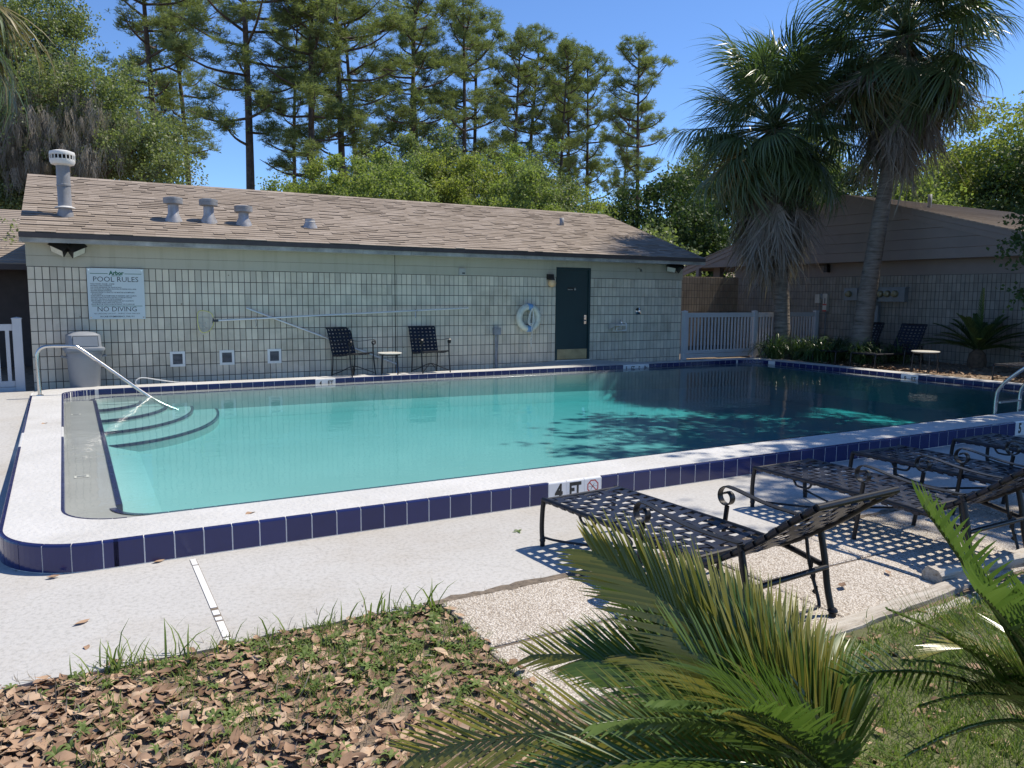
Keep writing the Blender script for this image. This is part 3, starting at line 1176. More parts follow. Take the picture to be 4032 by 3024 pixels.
# roof
rf = MB()
th = 0.05
for s_ in (0, 1):
    y0, y1 = (EY, RY) if s_ == 0 else (2 * RY - EY, RY)
    vs = []
    for x in (RX0 + 0.012, RX1 - 0.012):
        vs += [(x, y0, EZ), (x, y1, RZ), (x, y1, RZ - th), (x, y0, EZ - th)]
    rf.add(vs, [(0, 4, 5, 1), (3, 2, 6, 7), (0, 3, 7, 4), (1, 5, 6, 2), (0, 1, 2, 3), (4, 7, 6, 5)])
roof = build('roof', rf, 'drip_edge', house)


def shingle_verts(w, t0):
    L = 0.185
    return [(0.0008, 0, t0 * 0.5), (w - 0.0008, 0, t0 * 0.5), (w - 0.0008, L, 0.001), (0.0008, L, 0.001), (0.0008, 0, t0), (w - 0.0008, 0, t0), (w - 0.0008, L, 0.004), (0.0008, L, 0.004)]


SH_F = [(4, 5, 6, 7), (0, 1, 5, 4), (1, 2, 6, 5), (3, 0, 4, 7), (0, 3, 2, 1)]
EXPO = 0.1405
tabs = []
r_ = 0
rs = random.Random(3)
while r_ * EXPO < ROOF_S - 0.02:
    x = RX0
    while x < RX1 - 0.03:
        w = rs.choice((0.18, 0.22, 0.27, 0.33))
        if x + w > RX1:
            w = RX1 - x
        t0 = rs.choice((0.012, 0.014, 0.016, 0.024))
        tabs.append((x, r_, w, t0))
        x += w
    r_ += 1


def tab_loc(x, r_):
    s_ = r_ * EXPO - 0.012
    return (x, EY + s_ * math.cos(ROOF_A), EZ + s_ * math.sin(ROOF_A))


tabs.sort(key=lambda q: np.linalg.norm(np.array(tab_loc(q[0], q[1])) - CAM_C))
shc = {}
rest = MB()
ca, sa = math.cos(ROOF_A), math.sin(ROOF_A)
for q, (x, r_, w, t0) in enumerate(tabs):
    l = tab_loc(x, r_)
    top = r_ * EXPO + 0.17 > ROOF_S
    if q < 300 and not top:
        key = (round(w, 4), t0)
        if key not in shc:
            me = MB().add(shingle_verts(w, t0), SH_F).mesh('shingle')
            me.materials.append(M['shingle'])
            shc[key] = me
        put('shingle', shc[key], None, roof, l, (ROOF_A, 0, 0))
    else:
        vs = shingle_verts(w, t0)
        if top:
            vs = [(a, min(b_, ROOF_S - r_ * EXPO + 0.012), c_) for a, b_, c_ in vs]
        rest.add([(l[0] + a, l[1] + b_ * ca - c_ * sa, l[2] + b_ * sa + c_ * ca) for a, b_, c_ in vs], SH_F)
rest.add([(RX0, 2 * RY - EY, EZ + 0.012), (RX1, 2 * RY - EY, EZ + 0.012), (RX1, RY, RZ + 0.012), (RX0, RY, RZ + 0.012)], [(0, 1, 2, 3)])
x = RX0
while x < RX1 - 0.05:
    w = min(0.3, RX1 - x)
    rest.prism([(RY - 0.14, RZ - 0.032), (RY, RZ + 0.022), (RY + 0.14, RZ - 0.032), (RY + 0.14, RZ - 0.044), (RY, RZ + 0.008), (RY - 0.14, RZ - 0.044)], 0, x + 0.002, x + w - 0.002)
    x += w
tag(put('shingle_run', rest.mesh('shingle_run'), 'shingle', roof), kind='stuff')

b = MB()
b.box((RX0, EY - 0.012, EZ - 0.078), (RX1, EY + 0.012, EZ - 0.004))
b.box((RX0 - 0.004, EY - 0.006, EZ - 0.07), (RX0 + 0.012, EY + 0.06, EZ - 0.006))
build('drip_edge', b, 'drip_edge', house)
b = MB()
x = RX0 + 0.006
for w, dz in ((5.35, 0.0), (0.95, -0.006), (4.4, 0.003), (3.025, 0.0)):
    b.box((x, EY + 0.010, EZ - 0.148 + dz), (min(x + w - 0.006, RX1 - 0.006), EY + 0.034, EZ - 0.074))
    x += w
build('fascia_board', b, 'weathered_fascia', house)
b = MB()
b.box((RX0 + 0.02, EY + 0.030, 2.418), (RX1 - 0.02, 0.03, 2.434))
build('soffit', b, 'soffit_paint', house)
b = MB()
for x0, x1 in ((RX0, RX0 + 0.03), (RX1 - 0.03, RX1)):
    for k in (1, -1):
        ya = EY if k == 1 else 2 * RY - EY
        b.add([(x0, ya, EZ - 0.15), (x1, ya, EZ - 0.15), (x1, RY, RZ - 0.16), (x0, RY, RZ - 0.16), (x0, ya, EZ - 0.045), (x1, ya, EZ - 0.045), (x1, RY, RZ - 0.045), (x0, RY, RZ - 0.045)],
              [(0, 3, 2, 1), (4, 5, 6, 7), (0, 1, 5, 4), (1, 2, 6, 5), (2, 3, 7, 6), (3, 0, 4, 7)])
build('rake_board', b, 'weathered_fascia', house)

# door
b = MB()
b.box((DOOR0, -0.012, 0.235), (DOOR0 + 0.045, 0.10, DOORZ))
b.box((DOOR1 - 0.055, -0.012, 0.235), (DOOR1, 0.10, DOORZ))
b.box((DOOR0 + 0.045, -0.012, DOORZ - 0.05), (DOOR1 - 0.055, 0.10, DOORZ))
build('door_frame', b, 'door_green', house)
b = MB()
b.box((DOOR0 + 0.048, 0.012, 0.255), (DOOR1 - 0.058, 0.055, DOORZ - 0.053))
door = build('door', b, 'door_green', house)
b = MB()
b.box((DOOR0 + 0.052, 0.006, 0.262), (DOOR1 - 0.066, 0.0118, 0.485))
build('kick_plate', b, 'brass', door)
b = MB()
b.box((DOOR0, -0.03, 0.20), (DOOR1, 0.10, 0.248))
build('threshold', b, 'aluminium', house)
b = MB()
b.box((10.525, 0.0, 1.04), (10.585, 0.0118, 1.235))
b.tube([(10.555, 0.006, 1.12), (10.555, -0.05, 1.12)], 0.013, 10)
b.tube([(10.56, -0.05, 1.12), (10.50, -0.052, 1.118), (10.45, -0.048, 1.112)], 0.011, 10)
b.tube([(10.555, 0.0, 1.195), (10.555, -0.012, 1.195)], 0.016, 12)
build('door_handle', b, 'chrome', door)
b = MB()
b.box((10.075, 0.004, 1.775), (10.305, 0.0118, 1.845))
dp = build('restroom_plate', b, 'bronze_dark', door)
text('lettering', 'Restrooms', 'pale_box', 0.036, (10.145, 0.0032, 1.80), (PI / 2, 0, 0), dp, off=0.0008, sx=0.8)
b = MB()
for xx in (10.258, 10.285):
    b.lathe([(0.0001, 0.052), (0.007, 0.048), (0.0001, 0.040)], 8, (xx, 0.003, 1.785))
    b.box((xx - 0.008, 0.002, 1.785), (xx + 0.008, 0.0038, 1.822))
build('pictogram', b, 'pale_box', dp)


def roof_pt(u, v):
    d = CAM_M.T @ np.array([(u - 2016) / CAM_F, (v - 1512) / CAM_F, 1.0])
    n = np.array([0, -math.sin(ROOF_A), math.cos(ROOF_A)])
    t_ = n @ (np.array([0, EY, EZ + 0.01]) - CAM_C) / (n @ d)
    return CAM_C + t_ * d


# flue with cap
p = roof_pt(258, 849)
fl = put('flue', MB().lathe([(0.118, -0.10), (0.118, 0.04), (0.10, 0.09), (0.100, 0.86)], 24).mesh('flue', True), 'grey_flue', house, tuple(p))
fix_smooth(fl.data)
b = MB().lathe([(0.10, 0.125), (0.150, 0.118), (0.150, 0.132), (0.10, 0.150)], 24)
build('storm_collar', b, 'white_paint', fl, True, world=False)
b = MB().lathe([(0.103, 0.47), (0.108, 0.475), (0.108, 0.50), (0.103, 0.505)], 24)
build('pipe_band', b, 'grey_flue', fl, True, world=False)
b = MB().lathe([(0.10, 0.80), (0.165, 0.82), (0.185, 0.86), (0.185, 0.90)], 28)
b.lathe([(0.185, 0.965), (0.19, 0.985), (0.180, 1.02), (0.10, 1.045), (0.0001, 1.05)], 28)
for k in range(20):
    a = 2 * PI * k / 20
    b.bar((0.182 * math.cos(a), 0.182 * math.sin(a), 0.895), (0.182 * math.cos(a), 0.182 * math.sin(a), 0.97), 0.014, 0.014, (math.cos(a), math.sin(a), 0))
build('flue_cap', b, 'white_paint', fl, True, world=False)
b = MB().lathe([(0.15, 0.88), (0.15, 0.975)], 20)
build('flue_throat', b, 'dark_void', fl, True, world=False)
for (u, v), hh in (((684, 868), 0.335), ((823, 873), 0.335), ((960, 883), 0.27)):
    p = roof_pt(u, v)
    vt = put('roof_vent', MB().lathe([(0.150, -0.09), (0.145, 0.0), (0.090, 0.115), (0.088, hh)], 22).mesh('roof_vent', True), 'galvanised', house, tuple(p))
    fix_smooth(vt.data)
    b = MB().lathe([(0.088, hh - 0.07), (0.158, hh - 0.05), (0.160, hh + 0.0), (0.156, hh + 0.004), (0.160, hh + 0.008), (0.160, hh + 0.05), (0.10, hh + 0.065), (0.0001, hh + 0.07)], 24)
    build('vent_cap', b, 'grey_flue', vt, True, world=False)
p = roof_pt(1221, 895)
vt = put('roof_vent', MB().lathe([(0.140, -0.07), (0.135, 0.0), (0.092, 0.095), (0.092, 0.155), (0.078, 0.157), (0.078, 0.10)], 22).mesh('roof_vent', True), 'galvanised', house, tuple(p))
fix_smooth(vt.data)
b = MB().lathe([(0.094, 0.098), (0.099, 0.104), (0.094, 0.110)], 22)
build('pipe_band', b, 'white_paint', vt, True, world=False)
p = roof_pt(2212, 886)
put('vent_pipe', MB().lathe([(0.055, -0.08), (0.055, 0.17), (0.045, 0.172), (0.045, 0.05)], 16).mesh('vent_pipe', True), 'grey_flue', house, tuple(p))

# crawl-space grilles
for gx0, gx1 in ((1.998, 2.237), (2.797, 3.045), (3.618, 3.862)):
    gz0, gz1 = 0.402, 0.662
    b = MB()
    fw = 0.042
    for lo, hi in (((gx0, -0.012, gz0), (gx0 + fw, 0.004, gz1)), ((gx1 - fw, -0.012, gz0), (gx1, 0.004, gz1)), ((gx0 + fw, -0.012, gz0), (gx1 - fw, 0.004, gz0 + fw)), ((gx0 + fw, -0.012, gz1 - fw), (gx1 - fw, 0.004, gz1))):
        b.box(lo, hi)
    gr = build('vent_grille', b, 'white_paint', house)
    b = MB()
    b.box((gx0 + fw, -0.0015, gz0 + fw), (gx1 - fw, 0.003, gz1 - fw))
    build('dark_opening', b, 'dark_void', gr)
    for k in range(8):
        z = gz0 + fw + 0.008 + k * 0.0215
        b = MB()
        b.bar((gx0 + fw, -0.006, z), (gx1 - fw, -0.006, z), 0.011, 0.006, (0, 0.6, 0.8))
        build('louver', b, 'grey_flue', gr)

# ================================================================== apartment building behind the palms
AX = 18.85
apt = thing('apartment_building', 'shaded tan block apartment building with wide brown gable behind the palms', 'building', (AX, 0, 0))
b = MB()
b.box((AX + 0.012, -6.6, -0.05), (AX + 0.25, 3.75, 2.62))
aw = build('wall', b, 'mortar', apt)
ZR = 2.235
block_field(aw, [(0.0, 10.16, 100)], [(ZR - (k + 1) * CH, ZR - k * CH) for k in range(11)][::-1], 'shade_darkened_block', lambda s, z: (0, 3.75 - s, z), 300, face=(0, 0, -PI / 2))
b = MB()
b.box((AX - 0.002, -6.6, ZR + 0.004), (AX + 0.02, 3.75, 2.62))
b.box((AX + 0.0, -6.6, 0.0), (AX + 0.02, -6.42, ZR))
b.box((AX + 0.25, -6.6, -0.05), (AX + 12, -6.4, 2.62))
b.box((AX + 0.25, 3.55, -0.05), (AX + 12, 3.75, 2.62))
b.box((AX + 2.6, 3.75, -0.05), (AX + 2.8, 5.6, 2.62))
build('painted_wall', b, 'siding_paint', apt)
b = MB()
b.box((AX - 0.02, 3.72, 0.0), (AX + 0.16, 3.76, 2.24))
build('corner_trim', b, 'drip_edge', apt)
GX, GP, GPZ, GS = 18.45, -0.49, 4.30, 0.28
ZS0 = 2.60
HALF = 6.1


def gz(y):
    return GPZ - GS * abs(y - GP)


k = 0
while True:
    z0, z1 = ZS0 + k * 0.245, min(ZS0 + (k + 1) * 0.245 - 0.006, GPZ)
    if z0 > GPZ - 0.1:
        break
    h0, h1 = min(HALF, (GPZ - z0) / GS), min(HALF, max(0.02, (GPZ - z1) / GS))
    bd = MB()
    o_ = 0.012
    vs = [(GX - o_, GP - h0, z0), (GX - o_, GP + h0, z0), (GX, GP + h1, z1), (GX, GP - h1, z1), (GX + 0.03, GP - h0, z0), (GX + 0.03, GP + h0, z0), (GX + 0.03, GP + h1, z1), (GX + 0.03, GP - h1, z1)]
    bd.add(vs, [(0, 3, 2, 1), (4, 5, 6, 7), (0, 1, 5, 4), (1, 2, 6, 5), (2, 3, 7, 6), (3, 0, 4, 7)])
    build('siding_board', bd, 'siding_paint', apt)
    k += 1
for s_ in (-1, 1):
    bd = MB()
    y1 = GP + s_ * (HALF + 0.25)
    for off, w0, w1, pr in ((0.0, 0.02, 0.14, 0.05), (0.0, 0.145, 0.27, 0.028)):
        vs = []
        for x in (GX - pr, GX + 0.02):
            vs += [(x, GP, GPZ + 0.06 - w1), (x, y1, gz(y1) + 0.06 - w1), (x, y1, gz(y1) + 0.06 - w0), (x, GP, GPZ + 0.06 - w0)]
        bd.add(vs, [(0, 1, 2, 3), (7, 6, 5, 4), (0, 4, 5, 1), (1, 5, 6, 2), (2, 6, 7, 3), (3, 7, 4, 0)])
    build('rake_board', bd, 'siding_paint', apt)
bd = MB()
bd.box((GX + 0.032, GP - HALF, 2.606), (AX + 0.02, GP + HALF, 2.622))
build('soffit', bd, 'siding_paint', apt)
for s_ in (-1, 1):
    rf = MB()
    y1 = GP + s_ * (HALF + 0.35)
    n = 46
    for i in range(n):
        ya, yb = GP + (y1 - GP) * i / n, GP + (y1 - GP) * (i + 1) / n
        za, zb = gz(ya) + 0.062, gz(yb) + 0.075
        rf.add([(GX - 0.08, ya, za), (34, ya, za), (34, yb, zb), (GX - 0.08, yb, zb), (GX - 0.08, yb, zb - 0.03), (34, yb, zb - 0.03), (GX - 0.08, ya, za - 0.03)], [(0, 1, 2, 3), (3, 2, 5, 4), (0, 3, 4, 6)])
    build('roof', rf, 'shingle', apt)
bd = MB()
bd.box((GX - 0.04, 4.93, 0.0), (GX + 0.08, 5.06, 2.604))
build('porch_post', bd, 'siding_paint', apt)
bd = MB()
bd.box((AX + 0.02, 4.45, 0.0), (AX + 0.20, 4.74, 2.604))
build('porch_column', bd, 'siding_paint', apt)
put('vent_pipe', MB().lathe([(0.05, -0.1), (0.05, 0.34), (0.04, 0.34), (0.04, 0.2)], 12).mesh('vent_pipe', True), 'grey_flue', apt, (20.1 - AX, -1.75, gz(-1.75) + 0.06))

# electric meters
mt = thing('meter_bank', 'grey electric meter bank with round glass meters on the shaded block wall', 'meter', (AX, -1.4, 1.5))
b = MB()
b.box((AX - 0.15, -2.16, 1.575), (AX - 0.001, -1.42, 1.935))
b.box((AX - 0.165, -2.19, 1.925), (AX - 0.001, -1.42, 1.945))
build('cabinet', b, 'meter_box', mt)
b = MB()
b.box((AX - 0.15, -0.80, 1.60), (AX - 0.001, -0.40, 1.93))
build('side_cabinet', b, 'meter_box', mt)
b = MB()
b.box((AX - 0.22, -1.415, 1.47), (AX - 0.001, -1.12, 1.94))
build('disconnect_box', b, 'meter_box', mt)
for y, z in ((-1.50, 1.77), (-1.70, 1.775), (-1.91, 1.775), (-0.56, 1.77)):
    g = MB()
    n = 18
    prof = [(0.085, 0.0), (0.085, 0.05), (0.075, 0.09), (0.04, 0.105), (0.0001, 0.108)]
    vs, fs = [], []
    for r0, d0 in prof:
        for j in range(n):
            a = 2 * PI * j / n
            vs.append((AX - 0.15 - d0, y + r0 * math.cos(a), z + r0 * math.sin(a)))
    for i in range(len(prof) - 1):
        for j in range(n):
            fs.append((i * n + j, (i + 1) * n + j, (i + 1) * n + (j + 1) % n, i * n + (j + 1) % n))
    g.add(vs, fs)
    build('meter_dial', g, 'meter_glass', mt, True)
b = MB()
b.box((AX - 0.13, -1.43, 0.1), (AX - 0.02, -1.31, 1.47))
build('conduit', b, 'meter_box', mt)
ub = thing('utility_box', 'pale cable box beside the tall labelled box on the block wall', 'utility box', (AX, 0.5, 1.5))
b = MB()
b.box((AX - 0.10, 0.43, 1.515), (AX - 0.001, 0.575, 1.755))
build('cover', b, 'pale_box', ub)
b = MB()
b.tube([(AX - 0.04, 0.47, 1.515), (AX - 0.035, 0.46, 0.9), (AX - 0.03, 0.47, 0.13)], 0.012, 6)
b.box((AX - 0.06, 0.33, 1.63), (AX - 0.001, 0.425, 1.77))
build('cable', b, 'meter_box', ub)
ub = thing('utility_box', 'tall narrow cable box with red label strips on the block wall', 'utility box', (AX, 0.26, 1.5))
b = MB()
b.box((AX - 0.09, 0.185, 1.285), (AX - 0.001, 0.32, 1.775))
cv = build('cover', b, 'pale_box', ub)
b = MB()
for z0, z1 in ((1.285, 1.325), (1.455, 1.495)):
    b.box((AX - 0.0915, 0.19, z0), (AX - 0.0885, 0.315, z1))
build('warning_strip', b, 'red_ink', cv)
b = MB()
b.box((AX - 0.0912, 0.235, 1.50), (AX - 0.089, 0.265, 1.65))
build('cover_slot', b, 'dark_plastic', cv)
b = MB()
b.tube([(AX - 0.03, 0.25, 1.285), (AX - 0.03, 0.25, 0.13)], 0.014, 6)
build('cable', b, 'meter_box', ub)
wl = thing('wall_lamp', 'dark angled wall lamp under the brown gable', 'lamp', (AX, 0.3, 2.45))
b = MB()
b.box((AX - 0.14, 0.20, 2.36), (AX - 0.001, 0.30, 2.56))
build('lamp_body', b, 'bronze_dark', wl)
b = MB()
b.box((AX - 0.20, 0.20, 2.545), (AX - 0.05, 0.44, 2.575))
build('hood', b, 'bronze_dark', wl)

# tan screen walls
for (x0, x1, y, zt, nb, lab) in ((14.2, 18.33, 3.09, 2.245, 40, 'tan scored block screen wall ending just before the apartment building'), (15.2, 18.7, 5.35, 2.235, 34, 'darker tan block wall behind the brown porch post')):
    sw = thing('screen_wall', lab, 'wall', (x0, y, 0))
    b = MB()
    b.box((x0, y + 0.012, -0.03), (x1 - 0.004, y + 0.20, zt))
    wl_ = build('core', b, 'mortar', sw)
    block_field(sw, [(0.0, x1 - x0, nb)], [(zt - (k + 1) * CH, zt - k * CH) for k in range(10)][::-1], 'tan_block', lambda s, z: (s, 0, z))
    b = MB()
    b.box((x1 - 0.0035, y + 0.002, -0.03), (x1 + 0.01, y + 0.20, zt - 0.003))
    b.box((x0, y + 0.014, zt + 0.0005), (x1, y + 0.2, zt + 0.012))
    build('end_cap', b, 'tan_block', sw)


# ------------------------------------------------------------------ white vinyl fences
def picket_run(parent, x0, x1, y, zr, zl, zb, npk, pw):
    """zr top rail (lo, hi), zl bottom rail, zb base board"""
    for nm, (a, c_) in (('top_rail', zr), ('bottom_rail', zl), ('base_board', zb)):
        q = MB()
        q.box((x0, y - 0.022, a), (x1, y + 0.022, c_))
        build(nm, q, 'vinyl_white', parent)
    me = MB().box((-pw / 2, -0.011, zl[1]), (pw / 2, 0.011, zr[0])).mesh('picket')
    me.materials.append(M['vinyl_white'])
    off = root_offset(parent)
    for k in range(npk):
        put('picket', me, None, parent, (x0 + (x1 - x0) * (k + 0.5) / npk - off.x, y - off.y, -off.z))


def fence_post(parent, x, y, z0, z1, w):
    q = MB()
    q.box((x - w / 2, y - w / 2, z0), (x + w / 2, y + w / 2, z1))
    p_ = build('post', q, 'vinyl_white', parent)
    q = MB()
    h = w / 2 + 0.008
    q.add([(x - h, y - h, z1), (x + h, y - h, z1), (x + h, y + h, z1), (x - h, y + h, z1), (x - h, y - h, z1 + 0.014), (x + h, y - h, z1 + 0.014), (x + h, y + h, z1 + 0.014), (x - h, y + h, z1 + 0.014), (x, y, z1 + 0.032)],
          [(0, 3, 2, 1), (0, 1, 5, 4), (1, 2, 6, 5), (2, 3, 7, 6), (3, 0, 4, 7), (4, 5, 8), (5, 6, 8), (6, 7, 8), (7, 4, 8)])
    build('post_cap', q, 'vinyl_white', p_)


fe = thing('picket_fence', 'shaded white vinyl picket fence between pool house and palms', 'fence', (13.41, -0.05, 0.08))
for x in (13.42, 15.765, 18.06):
    fence_post(fe, x, -0.05, 0.085, 1.30, 0.105)
picket_run(fe, 13.475, 15.71, -0.05, (1.165, 1.275), (0.285, 0.365), (0.175, 0.278), 20, 0.042)
picket_run(fe, 15.82, 18.005, -0.05, (1.165, 1.275), (0.285, 0.365), (0.175, 0.278), 20, 0.042)
fe = thing('picket_gate', 'sunlit white vinyl picket fence at the pool house corner by the trash can', 'fence', (-0.18, 0.03, 0.1))
fence_post(fe, -0.178, 0.03, 0.09, 1.235, 0.125)
picket_run(fe, -2.2, -0.245, 0.03, (1.055, 1.155), (0.175, 0.265), (0.098, 0.168), 14, 0.052)

# ------------------------------------------------------------------ neighbours behind
nh = thing('neighbour_house', 'low brown roofed house with wall coloured dark for shade behind the sunlit picket fence', 'building', (-5, 5, 0))
b = MB()
b.box((-12, 6.2, -0.05), (0.2, 6.4, 2.3))
b.box((-12, 5.0, 2.20), (0.6, 6.3, 2.22))
build('wall', b, 'drip_edge', nh)  # dark wall colour stands in for the deep shade under the roof
b = MB()
n = 26
for i in range(n):
    ya, yb = 4.7 + 4.2 * i / n, 4.7 + 4.2 * (i + 1) / n
    za, zb = 2.235 + 1.45 * i / n + 0.014, 2.235 + 1.45 * (i + 1) / n
    b.add([(-12, ya, za), (0.9, ya, za), (0.9, yb, zb), (-12, yb, zb), (-12, ya, za - 0.03), (0.9, ya, za - 0.03)], [(0, 1, 2, 3), (4, 5, 1, 0)])
build('roof', b, 'shingle', nh)
b = MB()
b.box((-12, 4.69, 2.11), (0.9, 4.72, 2.222))
build('fascia_board', b, 'drip_edge', nh)
nh = thing('distant_house', 'distant grey shingled roof seen between pool house and screen wall', 'building', (27, 16, 0))
b = MB()
n = 24
for i in range(n):
    ya, yb = 13.6 + 5.2 * i / n, 13.6 + 5.2 * (i + 1) / n
    za, zb = 2.35 + 1.75 * i / n + 0.016, 2.35 + 1.75 * (i + 1) / n
    b.add([(18, ya, za), (38, ya, za), (38, yb, zb), (18, yb, zb), (18, ya, za - 0.03), (38, ya, za - 0.03)], [(0, 1, 2, 3), (4, 5, 1, 0)])
build('roof', b, 'shingle', nh)
b = MB()
b.box((18.4, 14.2, -0.05), (37.6, 18.6, 2.4))
build('wall', b, 'siding_paint', nh)

# ================================================================== furniture
def scroll(tc, zc, r0, r1, turns=1.15, n=16):
    """curl starting at the top, over the front, under and in"""
    out = []
    for i in range(n + 1):
        f = i / n
        phi = 2 * PI * turns * f
        r_ = r0 + (r1 - r0) * f
        out.append((tc - r_ * math.sin(phi), zc + r_ * math.cos(phi)))
    return out


def weave(name, parent, W, path, ncross, nlong, sw, gap_end=0.03, sag=0.012, rail=0.0135):
    """interlaced straps on a frame W wide along path [(t, z)...]; local y = -t"""
    P = [np.array(p) for p in path]
    L = [0.0]
    for a, b_ in zip(P, P[1:]):
        L.append(L[-1] + float(np.linalg.norm(b_ - a)))
    T_, Z_ = [p[0] for p in P], [p[1] for p in P]

    def pt(s):
        return np.interp(s, L, T_), np.interp(s, L, Z_)

    def nrm(s):
        a, b_ = pt(max(0, s - 0.03)), pt(min(L[-1], s + 0.03))
        d = np.array([b_[0] - a[0], b_[1] - a[1]])
        d /= np.linalg.norm(d)
        return d, np.array([-d[1], d[0]])
    S = [gap_end + (L[-1] - 2 * gap_end) * i / (ncross - 1) for i in range(ncross)]
    X = [W * (j + 0.75) / (nlong + 0.5) for j in range(nlong)]

    def surf(x, s, h):
        t_, z = pt(s)
        d, nn = nrm(s)
        hh = h + rail * 0.9 - sag * math.sin(PI * min(1, max(0, x / W)))
        return (x, -(t_ + nn[0] * hh), z + nn[1] * hh)
    amp = 0.0042
    for i, s in enumerate(S):
        t_, z = pt(s)
        d, nn = nrm(s)
        pts = []
        for a in (-170, -120, -70, -25):
            a = math.radians(a)
            q = rail * 1.25
            pts.append((0 + math.sin(a) * q, -(t_ + nn[0] * math.cos(a) * q), z + nn[1] * math.cos(a) * q))
        for j, x in enumerate(X):
            pts.append(surf(x, s, amp * (1 if (i + j) % 2 else -1)))
            if j < nlong - 1:
                pts.append(surf((x + X[j + 1]) / 2, s, 0))
        for a in (25, 70, 120, 170):
            a = math.radians(a)
            q = rail * 1.25
            pts.append((W + math.sin(a) * q, -(t_ + nn[0] * math.cos(a) * q), z + nn[1] * math.cos(a) * q))
        mb = MB().ribbon(pts, (0, -d[0] * sw / 2, d[1] * sw / 2), 0.0028)
        build('strap', mb, 'strap', parent, smooth=True, world=False)
    for j, x in enumerate(X):
        pts = [surf(x, 0.0, -0.02), surf(x, 0.004, 0.0)]
        for i, s in enumerate(S):
            pts.append(surf(x, s, -amp * (1 if (i + j) % 2 else -1)))
            if i < ncross - 1:
                pts.append(surf(x, (s + S[i + 1]) / 2, 0))
        pts += [surf(x, L[-1] - 0.004, 0.0), surf(x, L[-1], -0.02)]
        mb = MB().ribbon(pts, (sw / 2, 0, 0), 0.0028)
        build('strap', mb, 'strap', parent, smooth=True, world=False)


def smooth_path(pts, n=6):
    """Catmull-Rom through pts"""
    P = [Vector(p) for p in pts]
    P = [P[0] * 2 - P[1]] + P + [P[-1] * 2 - P[-2]]
    out = []
    for i in range(1, len(P) - 2):
        for k in range(n):
            u = k / n
            a, b_, c_, d = P[i - 1], P[i], P[i + 1], P[i + 2]
            out.append(0.5 * ((2 * b_) + (c_ - a) * u + (2 * a - 5 * b_ + 4 * c_ - d) * u * u + (3 * b_ - a - 3 * c_ + d) * u ** 3))
    out.append(P[-2])
    return out


LW = 0.62


